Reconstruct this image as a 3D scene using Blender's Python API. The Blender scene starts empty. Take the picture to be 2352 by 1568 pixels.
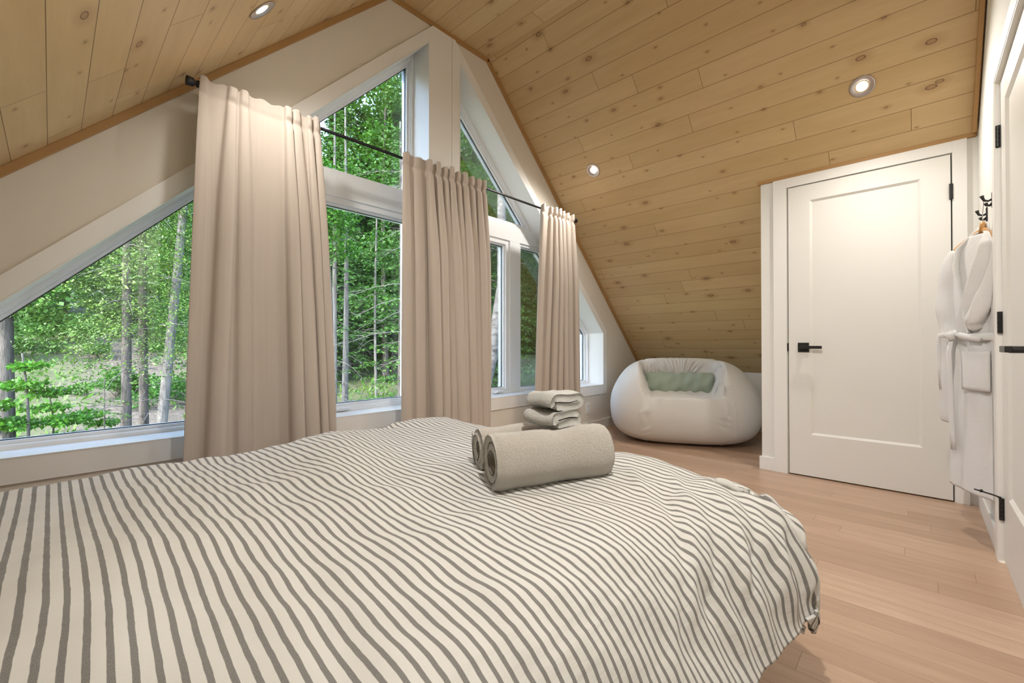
import bpy, bmesh, math, random
import numpy as np
from mathutils import Vector, Matrix
from mathutils.geometry import tessellate_polygon

S = bpy.context.scene
COL = S.collection
random.seed(7)
RNG = np.random.default_rng(7)

# ------------------------------------------------------------------ camera
PITCH, YAW, CAMH, FPX = math.radians(0.5), math.radians(43.2), 0.91, 995.0
cam_d = bpy.data.cameras.new('camera')
cam = bpy.data.objects.new('camera', cam_d)
COL.objects.link(cam)
cam_d.sensor_fit = 'HORIZONTAL'
cam_d.sensor_width = 36.0
cam_d.lens = 36.0 * FPX / 2352.0
cam_d.clip_start, cam_d.clip_end = 0.02, 400
cam.location = (0, 0, CAMH)
cam.rotation_euler = (math.radians(90) + PITCH, 0, YAW - math.radians(90))
S.camera = cam

# ------------------------------------------------------------------ view, sky, sun
S.view_settings.view_transform = 'Standard'
S.view_settings.look = 'None'
S.view_settings.exposure = 0.30
S.view_settings.gamma = 1.0
S.view_settings.use_curve_mapping = False

SUN_DIR = Vector((-0.80, -0.24, 0.66)).normalized()
W = bpy.data.worlds.new('sky')
S.world = W
W.use_nodes = True
nt = W.node_tree
nt.nodes.clear()
sky = nt.nodes.new('ShaderNodeTexSky')
sky.sky_type = 'NISHITA'
sky.sun_disc = False
sky.sun_elevation = math.asin(SUN_DIR.z)
sky.sun_rotation = math.atan2(SUN_DIR.x, SUN_DIR.y)
sky.air_density, sky.dust_density, sky.ozone_density = 1.0, 1.2, 1.0
bg = nt.nodes.new('ShaderNodeBackground')
bg.inputs['Strength'].default_value = 2.3
wo = nt.nodes.new('ShaderNodeOutputWorld')
nt.links.new(sky.outputs[0], bg.inputs[0])
nt.links.new(bg.outputs[0], wo.inputs[0])

sd = bpy.data.lights.new('sun', 'SUN')
sd.energy = 11.0
sd.angle = math.radians(0.6)
sd.color = (1.0, 0.95, 0.86)
sun = bpy.data.objects.new('sun', sd)
sun.rotation_euler = SUN_DIR.to_track_quat('Z', 'Y').to_euler()
COL.objects.link(sun)

LAMP_W = 38.0             # recessed lamps
LAMP_COL = (1.0, 0.95, 0.885)

# ------------------------------------------------------------------ helpers
def tag(o, label=None, cat=None, group=None, kind=None):
    if label: o['label'] = label
    if cat: o['category'] = cat
    if group: o['group'] = group
    if kind: o['kind'] = kind
    return o

def link(o, parent=None):
    COL.objects.link(o)
    if parent is not None: o.parent = parent
    return o

def empty(name, loc=(0, 0, 0), rz=0.0, label=None, cat=None, group=None, kind=None):
    o = bpy.data.objects.new(name, None)
    o.empty_display_size = 0.1
    o.location = loc
    o.rotation_euler = (0, 0, rz)
    link(o)
    return tag(o, label, cat, group, kind)

def obj(name, bm, m, parent=None, smooth=False, bevel=0.0, seg=2):
    me = bpy.data.meshes.new(name)
    bm.normal_update()
    bm.to_mesh(me)
    bm.free()
    if smooth:
        me.polygons.foreach_set('use_smooth', [True] * len(me.polygons))
    o = bpy.data.objects.new(name, me)
    if m: me.materials.append(m)
    link(o, parent)
    if bevel > 0:
        b = o.modifiers.new('bevel', 'BEVEL')
        b.width, b.segments, b.limit_method, b.angle_limit = bevel, seg, 'ANGLE', math.radians(40)
    return o

def mesh_np(name, V, F, m, parent=None, smooth=True, uv=None):
    me = bpy.data.meshes.new(name)
    V = np.asarray(V, dtype=np.float32)
    F = np.asarray(F, dtype=np.int32)
    k = F.shape[1]
    me.vertices.add(len(V)); me.vertices.foreach_set('co', V.ravel())
    me.loops.add(F.size); me.loops.foreach_set('vertex_index', F.ravel())
    me.polygons.add(len(F))
    me.polygons.foreach_set('loop_start', np.arange(0, F.size, k, dtype=np.int32))
    me.polygons.foreach_set('loop_total', np.full(len(F), k, dtype=np.int32))
    if smooth: me.polygons.foreach_set('use_smooth', np.ones(len(F), dtype=bool))
    if uv is not None:
        l = me.uv_layers.new(name='UVMap')
        l.data.foreach_set('uv', np.asarray(uv, dtype=np.float32)[F.ravel()].ravel())
    me.update(calc_edges=True)
    if m: me.materials.append(m)
    o = bpy.data.objects.new(name, me)
    return link(o, parent)

def grid_faces(n, m, wrap_n=False, wrap_m=False):
    F = []
    for i in range(n if wrap_n else n - 1):
        for j in range(m if wrap_m else m - 1):
            i2, j2 = (i + 1) % n, (j + 1) % m
            F.append((i * m + j, i2 * m + j, i2 * m + j2, i * m + j2))
    return np.array(F)

def add_box(bm, x0, x1, y0, y1, z0, z1):
    vs = [bm.verts.new((x, y, z)) for x in (x0, x1) for y in (y0, y1) for z in (z0, z1)]
    for q in ((0, 1, 3, 2), (4, 6, 7, 5), (0, 4, 5, 1), (2, 3, 7, 6), (0, 2, 6, 4), (1, 5, 7, 3)):
        bm.faces.new([vs[i] for i in q])
    return vs

def box(name, x0, x1, y0, y1, z0, z1, m, parent=None, bevel=0.0):
    bm = bmesh.new()
    add_box(bm, x0, x1, y0, y1, z0, z1)
    return obj(name, bm, m, parent, bevel=bevel)

def frame_of(d):
    d = Vector(d).normalized()
    up = Vector((0, 0, 1)) if abs(d.z) < 0.95 else Vector((1, 0, 0))
    a = d.cross(up).normalized()
    return a, d.cross(a).normalized()

def add_tube(bm, pts, radii, seg=12, cap=True, flat=(1, 1)):
    pts = [Vector(p) for p in pts]
    if not hasattr(radii, '__len__'): radii = [radii] * len(pts)
    rings = []
    a, b = frame_of(pts[1] - pts[0])
    for i, p in enumerate(pts):
        d = (pts[min(i + 1, len(pts) - 1)] - pts[max(i - 1, 0)]).normalized()
        a = (a - d * a.dot(d)).normalized()
        b = d.cross(a).normalized()
        r = radii[i]
        rings.append([bm.verts.new(p + a * (r * flat[0] * math.cos(t)) + b * (r * flat[1] * math.sin(t)))
                      for t in [2 * math.pi * k / seg for k in range(seg)]])
    for i in range(len(rings) - 1):
        for k in range(seg):
            bm.faces.new((rings[i][k], rings[i][(k + 1) % seg], rings[i + 1][(k + 1) % seg], rings[i + 1][k]))
    if cap:
        bm.faces.new(rings[0][::-1]); bm.faces.new(rings[-1])

def tube(name, pts, r, m, parent=None, seg=12, flat=(1, 1)):
    bm = bmesh.new()
    add_tube(bm, pts, r, seg, True, flat)
    return obj(name, bm, m, parent, smooth=True)

def add_lathe(bm, prof, M, seg=32):
    """prof: (r, h) pairs turned about local z, placed by matrix M"""
    rings = []
    for r, h in prof:
        rings.append([bm.verts.new(M @ Vector((r * math.cos(2 * math.pi * k / seg), r * math.sin(2 * math.pi * k / seg), h))) for k in range(seg)])
    for i in range(len(rings) - 1):
        for k in range(seg):
            bm.faces.new((rings[i][k], rings[i][(k + 1) % seg], rings[i + 1][(k + 1) % seg], rings[i + 1][k]))
    return rings

def smoothstep(e0, e1, x):
    t = np.clip((x - e0) / (e1 - e0), 0, 1)
    return t * t * (3 - 2 * t)

def prism(bm, loops, y0, y1):
    """polygon with holes given in (x, z), thick from y0 to y1"""
    flat = [p for l in loops for p in l]
    tris = tessellate_polygon([[Vector((p[0], p[1], 0)) for p in l] for l in loops])
    A = [bm.verts.new((p[0], y0, p[1])) for p in flat]
    B = [bm.verts.new((p[0], y1, p[1])) for p in flat]
    for t in tris:
        try:
            bm.faces.new([A[i] for i in t]); bm.faces.new([B[i] for i in reversed(t)])
        except ValueError: pass
    k = 0
    for l in loops:
        n = len(l)
        for i in range(n):
            j = (i + 1) % n
            bm.faces.new((A[k + i], A[k + j], B[k + j], B[k + i]))
        k += n
    bmesh.ops.recalc_face_normals(bm, faces=bm.faces)

def inset(poly, ds):
    """inset a convex polygon (x,z), ds one distance or one per edge"""
    n = len(poly)
    if not hasattr(ds, '__len__'): ds = [ds] * n
    area = sum(poly[i][0] * poly[(i + 1) % n][1] - poly[(i + 1) % n][0] * poly[i][1] for i in range(n))
    s = 1 if area > 0 else -1
    lines = []
    for i in range(n):
        p, q = poly[i], poly[(i + 1) % n]
        dx, dz = q[0] - p[0], q[1] - p[1]
        L = math.hypot(dx, dz)
        nx, nz = -dz / L * s, dx / L * s
        lines.append((p[0] + nx * ds[i], p[1] + nz * ds[i], dx, dz))
    out = []
    for i in range(n):
        x1, z1, a1, b1 = lines[i - 1]
        x2, z2, a2, b2 = lines[i]
        det = a1 * (-b2) + a2 * b1
        t = ((x2 - x1) * (-b2) + a2 * (z2 - z1)) / det
        out.append((x1 + a1 * t, z1 + b1 * t))
    return out

# ------------------------------------------------------------------ materials
class NT:
    def __init__(s, name):
        s.m = bpy.data.materials.new(name)
        s.m.use_nodes = True
        s.t = s.m.node_tree
        s.b = s.t.nodes['Principled BSDF']
        s.out = s.t.nodes['Material Output']
    def n(s, typ, **kw):
        nd = s.t.nodes.new(typ)
        for k, v in kw.items():
            if k.startswith('i_'):
                key = k[2:]
                key = int(key) if key.isdigit() else key.replace('_', ' ')
                nd.inputs[key].default_value = v
            else: setattr(nd, k, v)
        return nd
    def l(s, a, b): s.t.links.new(a, b)
    def math(s, op, a, b=None, c=None):
        nd = s.n('ShaderNodeMath', operation=op)
        for i, v in enumerate((a, b, c)):
            if v is None: continue
            if isinstance(v, (int, float)): nd.inputs[i].default_value = v
            else: s.l(v, nd.inputs[i])
        return nd.outputs[0]
    def mix(s, f, a, b, blend='MIX'):
        nd = s.n('ShaderNodeMix', data_type='RGBA', blend_type=blend)
        for i, v in ((0, f), (6, a), (7, b)):
            if isinstance(v, (int, float)): nd.inputs[i].default_value = v
            elif isinstance(v, tuple): nd.inputs[i].default_value = v if len(v) == 4 else v + (1,)
            else: s.l(v, nd.inputs[i])
        return nd.outputs[2]
    def ramp(s, f, stops):
        nd = s.n('ShaderNodeValToRGB')
        el = nd.color_ramp.elements
        while len(el) < len(stops): el.new(0.5)
        for e, (p, c) in zip(el, stops):
            e.position = p
            e.color = c if len(c) == 4 else tuple(c) + (1,)
        s.l(f, nd.inputs[0])
        return nd.outputs[0]
    def bump(s, h, strength=0.3, dist=0.01):
        nd = s.n('ShaderNodeBump', i_Strength=strength, i_Distance=dist)
        s.l(h, nd.inputs['Height'])
        s.l(nd.outputs[0], s.b.inputs['Normal'])
    def coords(s, kind='Object', scale=(1, 1, 1)):
        tc = s.n('ShaderNodeTexCoord')
        mp = s.n('ShaderNodeMapping')
        mp.inputs['Scale'].default_value = scale
        s.l(tc.outputs[kind], mp.inputs[0])
        return mp.outputs[0]
    def noise(s, vec, scale, detail=3, rough=0.5):
        nd = s.n('ShaderNodeTexNoise')
        nd.inputs['Scale'].default_value = scale
        nd.inputs['Detail'].default_value = detail
        nd.inputs['Roughness'].default_value = rough
        s.l(vec, nd.inputs['Vector'])
        return nd.outputs[0]

def plain(name, col, rough=0.5, metal=0.0, nscale=0, nbump=0.1, ndist=0.002, var=0.0, spec=0.5):
    n = NT(name)
    n.b.inputs['Base Color'].default_value = tuple(col) + (1,)
    n.b.inputs['Roughness'].default_value = rough
    n.b.inputs['Metallic'].default_value = metal
    n.b.inputs['Specular IOR Level'].default_value = spec
    v = n.coords()
    if nscale:
        n.bump(n.noise(v, nscale, 4), nbump, ndist)
    if var > 0:
        f = n.noise(v, 3.0, 3)
        a = tuple(c * (1 - var) for c in col); b = tuple(min(1, c * (1 + var)) for c in col)
        n.l(n.mix(f, a, b), n.b.inputs['Base Color'])
    return n.m

def emit(name, col, strength):
    n = NT(name)
    n.b.inputs['Base Color'].default_value = (1, 1, 1, 1)
    n.b.inputs['Emission Color'].default_value = tuple(col) + (1,)
    n.b.inputs['Emission Strength'].default_value = strength
    return n.m

def plank_mat(name, width, length, c_lo, c_mid, c_hi, seam=0.0016, knots=True, grain=0.5, rough=0.5, seed=0.0, seamdark=0.35, gcol=(0.25, 0.14, 0.05), gscale=1.0, bumpd=0.003):
    """UV in metres: u along the plank, v across"""
    n = NT(name)
    tc = n.n('ShaderNodeTexCoord')
    sep = n.n('ShaderNodeSeparateXYZ')
    n.l(tc.outputs['UV'], sep.inputs[0])
    u, v = sep.outputs[0], sep.outputs[1]
    rowf = n.math('DIVIDE', v, width)
    row = n.math('FLOOR', rowf)
    fv = n.math('FRACT', rowf)
    wn = n.n('ShaderNodeTexWhiteNoise', noise_dimensions='1D')
    n.l(n.math('ADD', row, seed), wn.inputs['W'])
    uo = n.math('ADD', n.math('DIVIDE', u, length), n.math('MULTIPLY', wn.outputs[0], 7.31))
    cell = n.math('FLOOR', uo)
    fu = n.math('FRACT', uo)
    comb = n.n('ShaderNodeCombineXYZ')
    n.l(row, comb.inputs[0]); n.l(cell, comb.inputs[1]); comb.inputs[2].default_value = seed
    wn2 = n.n('ShaderNodeTexWhiteNoise', noise_dimensions='3D')
    n.l(comb.outputs[0], wn2.inputs['Vector'])
    # grain coordinates shifted per plank
    gv = n.n('ShaderNodeCombineXYZ')
    n.l(n.math('ADD', n.math('MULTIPLY', u, 1.0), n.math('MULTIPLY', wn2.outputs[0], 37.0)), gv.inputs[0])
    n.l(n.math('MULTIPLY', v, 9.0), gv.inputs[1])
    n.l(n.math('MULTIPLY', wn2.outputs[0], 13.0), gv.inputs[2])
    g1 = n.noise(gv.outputs[0], 2.2 * gscale, 5, 0.6)
    gv2 = n.n('ShaderNodeCombineXYZ')
    n.l(n.math('MULTIPLY', u, 6.0), gv2.inputs[0]); n.l(n.math('MULTIPLY', v, 260.0), gv2.inputs[1])
    g2 = n.noise(gv2.outputs[0], 1.0, 3, 0.6)
    col = n.ramp(wn2.outputs[0], [(0.0, c_lo), (0.5, c_mid), (1.0, c_hi)])
    gf = n.math('MULTIPLY', n.math('SUBTRACT', n.math('MULTIPLY', g1, 1.7), 0.55), grain)
    gfc = n.n('ShaderNodeClamp'); n.l(gf, gfc.inputs[0])
    col = n.mix(gfc.outputs[0], col, gcol)
    g2c = n.n('ShaderNodeClamp'); n.l(n.math('MULTIPLY', n.math('SUBTRACT', g2, 0.45), grain * 0.9), g2c.inputs[0])
    col = n.mix(g2c.outputs[0], col, gcol)
    if knots:
        # one knot candidate per cell, stretched rings along the board
        kv = n.n('ShaderNodeCombineXYZ')
        wob = n.noise(tc.outputs['UV'], 9.0, 2)
        n.l(n.math('ADD', n.math('MULTIPLY', u, 1.9), n.math('MULTIPLY', wob, 0.05)), kv.inputs[0])
        n.l(n.math('MULTIPLY', v, 3.4), kv.inputs[1]); kv.inputs[2].default_value = seed
        vo = n.n('ShaderNodeTexVoronoi', feature='F1', voronoi_dimensions='2D')
        vo.inputs['Scale'].default_value = 1.75
        vo.inputs['Randomness'].default_value = 1.0
        n.l(kv.outputs[0], vo.inputs['Vector'])
        sc = n.n('ShaderNodeSeparateColor'); n.l(vo.outputs['Color'], sc.inputs[0])
        # radius per knot
        rad = n.math('ADD', n.math('MULTIPLY', n.math('POWER', sc.outputs[0], 3.0), 0.07), 0.022)
        q = n.math('DIVIDE', vo.outputs['Distance'], rad)
        ring = n.math('SUBTRACT', 1.0, n.math('MULTIPLY', n.math('ABSOLUTE', n.math('SUBTRACT', q, 0.85)), 5.0))
        rc = n.n('ShaderNodeClamp'); n.l(ring, rc.inputs[0])
        ins = n.math('LESS_THAN', q, 0.9)
        halo = n.n('ShaderNodeMapRange'); n.l(q, halo.inputs[0])
        halo.inputs[1].default_value = 1.0; halo.inputs[2].default_value = 3.4
        halo.inputs[3].default_value = 0.38; halo.inputs[4].default_value = 0.0
        col = n.mix(halo.outputs[0], col, (0.33, 0.16, 0.06))
        col = n.mix(n.math('MULTIPLY', ins, 0.45), col, (0.30, 0.16, 0.07))
        col = n.mix(n.math('MULTIPLY', rc.outputs[0], 0.85), col, (0.055, 0.028, 0.014))
    # seams
    sv = n.math('MINIMUM', fv, n.math('SUBTRACT', 1.0, fv))
    sm = n.math('LESS_THAN', n.math('MULTIPLY', sv, width), seam)
    su = n.math('MINIMUM', fu, n.math('SUBTRACT', 1.0, fu))
    sm2 = n.math('LESS_THAN', n.math('MULTIPLY', su, length), seam)
    sa = n.math('MAXIMUM', sm, sm2)
    dark = n.mix(1.0, col, (seamdark, seamdark * 0.85, seamdark * 0.7), 'MULTIPLY')
    col = n.mix(sa, col, dark)
    n.l(col, n.b.inputs['Base Color'])
    n.b.inputs['Roughness'].default_value = rough
    hgt = n.math('SUBTRACT', n.math('MULTIPLY', g2, 0.12), sa)
    n.bump(hgt, 0.35, bumpd)
    return n.m

M_WALLG = plain('lamplit_wall_paint', (0.77, 0.72, 0.635), 0.85, nscale=220, nbump=0.05, ndist=0.0006)  # same wall paint, with the gable's warm lamplight put into the colour
M_WALL = plain('wall_paint', (0.80, 0.79, 0.745), 0.85, nscale=220, nbump=0.05, ndist=0.0006)
M_TRIM = plain('trim_paint', (0.86, 0.85, 0.82), 0.42, nscale=60, nbump=0.03, ndist=0.0005)
M_DOOR = plain('door_paint', (0.82, 0.81, 0.77), 0.38, nscale=40, nbump=0.03, ndist=0.0005)
M_VINYL = plain('window_vinyl', (0.90, 0.92, 0.94), 0.3)
M_DARKGASKET = plain('gasket', (0.05, 0.055, 0.06), 0.5)
M_BLACK = plain('black_metal', (0.012, 0.012, 0.013), 0.35, 0.0)
M_BLACKROD = plain('rod_metal', (0.02, 0.02, 0.022), 0.35, 0.6)
M_STEEL = plain('satin_steel', (0.6, 0.6, 0.6), 0.3, 1.0)
M_RING = plain('lamp_ring', (0.50, 0.46, 0.44), 0.28, 0.9)
M_TRIMWOOD = plain('pine_strip', (0.44, 0.25, 0.095), 0.5, nscale=30, nbump=0.1, var=0.18)
M_HANGER = plain('hanger_wood', (0.58, 0.30, 0.10), 0.4, var=0.15)
M_PLASTIC = plain('outlet_plastic', (0.80, 0.80, 0.78), 0.4)
M_CEIL = plank_mat('pine_planks', 0.1345, 2.3, (0.60, 0.43, 0.215), (0.64, 0.465, 0.245), (0.68, 0.51, 0.27), seam=0.0015, grain=0.42, rough=0.5, seed=3.0, gcol=(0.42, 0.25, 0.10))
M_FLOOR = plank_mat('oak_floor', 0.1, 1.15, (0.44, 0.295, 0.198), (0.53, 0.365, 0.252), (0.61, 0.43, 0.305), seam=0.0007, knots=False, grain=0.8, rough=0.34, seed=11.0, seamdark=0.5, gcol=(0.36, 0.215, 0.135), gscale=1.6, bumpd=0.001)

def glass_mat():
    n = NT('window_glass')
    n.t.nodes.remove(n.b)
    tr = n.n('ShaderNodeBsdfTransparent'); tr.inputs[0].default_value = (0.97, 0.985, 0.98, 1)
    gl = n.n('ShaderNodeBsdfGlossy'); gl.inputs['Roughness'].default_value = 0.0
    fr = n.n('ShaderNodeFresnel'); fr.inputs[0].default_value = 1.45
    ms = n.n('ShaderNodeMixShader')
    n.l(n.math('MULTIPLY', fr.outputs[0], 0.8), ms.inputs[0])
    n.l(tr.outputs[0], ms.inputs[1]); n.l(gl.outputs[0], ms.inputs[2])
    n.l(ms.outputs[0], n.out.inputs[0])
    return n.m
M_GLASS = glass_mat()

def fabric(name, col, weave=500, bumps=0.25, rough=0.9, sheen=0.3, trans=0.0, streak=0.0, wr=0.0):
    n = NT(name)
    n.b.inputs['Roughness'].default_value = rough
    n.b.inputs['Sheen Weight'].default_value = sheen
    n.b.inputs['Specular IOR Level'].default_value = 0.2
    v = n.coords()
    h = n.noise(v, weave, 2)
    if streak:
        vs = n.coords('Object', (160, 160, 1.2))
        sfac = n.noise(vs, 1.0, 3)
        c2 = tuple(c * (1 - streak) for c in col)
        n.l(n.mix(sfac, c2, tuple(min(1, c * (1 + streak * 0.6)) for c in col)), n.b.inputs['Base Color'])
        h = n.math('ADD', h, n.math('MULTIPLY', sfac, 1.0))
    else:
        f = n.noise(v, 6.0, 3)
        n.l(n.mix(f, tuple(c * 0.95 for c in col), col), n.b.inputs['Base Color'])
    if wr:
        h = n.math('ADD', h, n.math('MULTIPLY', n.noise(v, 14.0, 4, 0.55), wr))
    n.bump(h, bumps, 0.002)
    if trans > 0:
        tl = n.n('ShaderNodeBsdfTranslucent'); tl.inputs[0].default_value = tuple(col) + (1,)
        ms = n.n('ShaderNodeMixShader'); ms.inputs[0].default_value = trans
        n.l(n.b.outputs[0], ms.inputs[1]); n.l(tl.outputs[0], ms.inputs[2])
        n.l(ms.outputs[0], n.out.inputs[0])
    return n.m

M_CURTAIN = fabric('curtain_linen', (0.60, 0.525, 0.455), 420, 0.25, 0.85, 0.2, trans=0.12, streak=0.10)
M_SHEET = fabric('mattress_cover', (0.75, 0.75, 0.74), 300, 0.2)
M_BASE = fabric('bed_base_cloth', (0.22, 0.22, 0.235), 500, 0.3)
M_BEAN = fabric('bean_fabric', (0.66, 0.64, 0.60), 420, 0.25, 0.9, 0.3)
M_PILLOW = fabric('green_linen', (0.33, 0.40, 0.32), 500, 0.35, 0.9, 0.2, wr=3.0)

def terry(name, col, scale=190, dist=0.010):
    n = NT(name)
    n.b.inputs['Roughness'].default_value = 1.0
    n.b.inputs['Sheen Weight'].default_value = 0.5
    n.b.inputs['Specular IOR Level'].default_value = 0.1
    v = n.coords()
    f = n.noise(v, scale, 5, 0.7)
    n.l(n.mix(f, tuple(c * 0.80 for c in col), tuple(min(1, c * 1.1) for c in col)), n.b.inputs['Base Color'])
    h = n.math('ADD', f, n.math('MULTIPLY', n.noise(v, 35, 3), 0.6))
    n.bump(h, 1.0, dist)
    return n.m
M_TOWEL = terry('terry_towel', (0.72, 0.67, 0.585))
M_TOWEL2 = terry('terry_hand_towel', (0.75, 0.74, 0.69))
M_ROBE = terry('terry_robe', (0.90, 0.89, 0.87), 320, 0.003)

def stripe_mat(name, inner=False):
    n = NT(name)
    n.b.inputs['Roughness'].default_value = 0.85
    n.b.inputs['Sheen Weight'].default_value = 0.15
    n.b.inputs['Specular IOR Level'].default_value = 0.2
    tc = n.n('ShaderNodeTexCoord')
    sep = n.n('ShaderNodeSeparateXYZ')
    n.l(tc.outputs['UV'], sep.inputs[0])
    nz = n.noise(tc.outputs['UV'], 40.0, 2)
    a = n.math('ADD', sep.outputs[0], n.math('MULTIPLY', n.math('SUBTRACT', nz, 0.5), 0.0022))
    f = n.math('FRACT', n.math('DIVIDE', n.math('ADD', a, 0.04 + 0.01125 + 0.225 * 10), 0.0225))
    d = n.math('ABSOLUTE', n.math('SUBTRACT', f, 0.5))
    mr = n.n('ShaderNodeMapRange', interpolation_type='SMOOTHSTEP')
    n.l(d, mr.inputs[0])
    mr.inputs[1].default_value = 0.155; mr.inputs[2].default_value = 0.195
    mr.inputs[3].default_value = 1.0; mr.inputs[4].default_value = 0.0
    v = n.coords('UV')
    fine = n.noise(v, 900, 2)
    grey = n.ramp(fine, [(0.35, (0.15, 0.146, 0.138)), (0.65, (0.26, 0.254, 0.24))])
    base = n.mix(n.noise(v, 9, 3), (0.60, 0.595, 0.565), (0.65, 0.645, 0.615))
    n.l(n.mix(mr.outputs[0], base, grey), n.b.inputs['Base Color'])
    # seersucker: small puckers across the stripes
    mp = n.n('ShaderNodeMapping'); mp.inputs['Scale'].default_value = (9.0, 60.0, 1)
    n.l(tc.outputs['UV'], mp.inputs[0])
    puck = n.noise(mp.outputs[0], 1.0, 3, 0.55)
    h = n.math('ADD', n.math('MULTIPLY', puck, 1.0), n.math('MULTIPLY', fine, 0.08))
    n.bump(h, 0.35, 0.006)
    return n.m
M_STRIPE = stripe_mat('striped_cotton')

# ------------------------------------------------------------------ room shell
YG, YF = 2.563, -0.256        # window wall, wall behind the camera
XL, XK = -1.19, 5.12          # knee walls
ZF = 3.25                     # flat ceiling
def zs_l(x): return 1.727 + x
def zs_r(x): return 3.261 - 0.98 * (x - 2.423)
XF0, XF1 = 1.523, 2.434
XC, YC = 3.591, 0.849         # closet front, closet side

# floor
me_bm = bmesh.new()
add_box(me_bm, XL - 0.15, XK + 0.15, YF - 1.0, YG + 0.25, -0.12, 0.0)
uvl = me_bm.loops.layers.uv.new('UVMap')
for f in me_bm.faces:
    for lp in f.loops: lp[uvl].uv = (lp.vert.co.y + 20, lp.vert.co.x + 20 + 0.064)
tag(obj('floor', me_bm, M_FLOOR), kind='structure')

# window wall with its two tall openings
SILL = 0.475
OL = [(-0.216, SILL), (1.846, SILL), (1.846, 1.212 + 1.0163 * 1.846), (-0.216, 1.212 - 1.0163 * 0.216)]
def zo_r(x): return 3.075 - 0.985 * (x - 2.129)
OR = [(2.129, SILL), (4.19, SILL), (4.19, zo_r(4.19)), (2.129, 3.075)]
shell = [(XL - 0.1, -0.1), (XK + 0.1, -0.1), (XK + 0.1, zs_r(XK + 0.1) + 0.15), (XF1 + .04, ZF + 0.15), (XF0 - .04, ZF + 0.15), (XL - 0.1, zs_l(XL - 0.1) + 0.15)]
bm = bmesh.new()
prism(bm, [shell, OL, OR], YG, YG + 0.26)
tag(obj('wall_back', bm, M_WALLG), kind='structure')

# wall behind the camera, running to the closet
bm = bmesh.new()
DX0, DX1, DZ = 1.93, 2.735, 2.02
prism(bm, [shell, [(DX0, -0.02), (DX1, -0.02), (DX1, DZ), (DX0, DZ)]], YF - 0.15, YF + 0.005)
tag(obj('wall_front', bm, M_WALL), kind='structure')
tag(box('wall_left', XL - 0.12, XL, YF - 0.1, YG + 0.1, 0, zs_l(XL) + 0.05, M_WALL), kind='structure')
tag(box('wall_right', XK, XK + 0.12, YF - 0.1, YG + 0.1, 0, zs_r(XK) + 0.05, M_WALL), kind='structure')

# closet: front wall with a door hole and its side wall
bm = bmesh.new()
DY0, DY1, DH = -0.146, 0.680, 2.03
for y0, y1, z0, z1 in ((DY1, YC, 0, 2.112), (YF, DY0, 0, 2.112), (DY0, DY1, DH, 2.112)):
    add_box(bm, XC + 0.012, XC + 0.10, y0, y1, z0, z1)
tag(obj('wall_closet_front', bm, M_WALL), kind='structure')
bm = bmesh.new()
ys = (YC - 0.09, YC)
q = [(XC + 0.1, 0), (XK, 0), (XK, zs_r(XK)), (XC + 0.1, zs_r(XC + 0.1))]
prism(bm, [q], ys[0], ys[1])
tag(obj('wall_closet_side', bm, M_WALL), kind='structure')

# ceiling: left slope, flat strip, right slope
def ceil_mesh():
    pts = [(XL - 0.1, zs_l(XL - 0.1)), (XF0, ZF), (XF1, ZF), (XK + 0.1, zs_r(XK + 0.1))]
    b = bmesh.new()
    uvc = b.loops.layers.uv.new('UVMap')
    s = 20.0
    # align the seams with the measured ones
    L1 = math.dist(pts[0], pts[1]); L2 = math.dist(pts[1], pts[2]); L3 = math.dist(pts[2], pts[3])
    for i in range(3):
        p, q = pts[i], pts[i + 1]
        L = math.dist(p, q)
        va = [b.verts.new((p[0], YF - 0.1, p[1])), b.verts.new((q[0], YF - 0.1, q[1])), b.verts.new((q[0], YG + 0.1, q[1])), b.verts.new((p[0], YG + 0.1, p[1]))]
        f = b.faces.new(va)
        off = (20 * 0.1345 + 0.004) if i < 2 else 0.0
        if i == 0: s0 = 40 * 0.1345 + 0.078
        elif i == 1: s0 = 80 * 0.1345 + 0.03
        else:
            # seam passes x=3.226
            d = math.dist(pts[2], (3.226, zs_r(3.226)))
            s0 = 120 * 0.1345 - d
        vals = [(YF - 0.1, s0), (YF - 0.1, s0 + L), (YG + 0.1, s0 + L), (YG + 0.1, s0)]
        for lp, (a, c) in zip(f.loops, vals): lp[uvc].uv = (a + 20 + i * 3.7, c)
    ub = [(x, z + 0.12) for x, z in pts]
    U0 = [b.verts.new((x, YF - 0.1, z)) for x, z in ub]; U1 = [b.verts.new((x, YG + 0.1, z)) for x, z in ub]
    for i in range(3): b.faces.new((U0[i], U1[i], U1[i + 1], U0[i + 1]))
    bmesh.ops.remove_doubles(b, verts=b.verts, dist=1e-5)
    return b
tag(obj('ceiling', ceil_mesh(), M_CEIL), kind='structure')
# roof over the boards so that no sun leaks in
bm = bmesh.new()
rp = [(XL - 0.6, zs_l(XL - 0.6) + 0.3), (1.98, 3.86), (XK + 0.6, zs_r(XK + 0.6) + 0.3)]
low = [(x, z - 0.08) for x, z in rp]
prism(bm, [[rp[0], rp[1], rp[2], low[2], low[1], low[0]]], YF - 1.2, YG + 0.42)
tag(obj('roof', bm, plain('roof_metal', (0.12, 0.12, 0.13), 0.5)), kind='structure')

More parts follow.
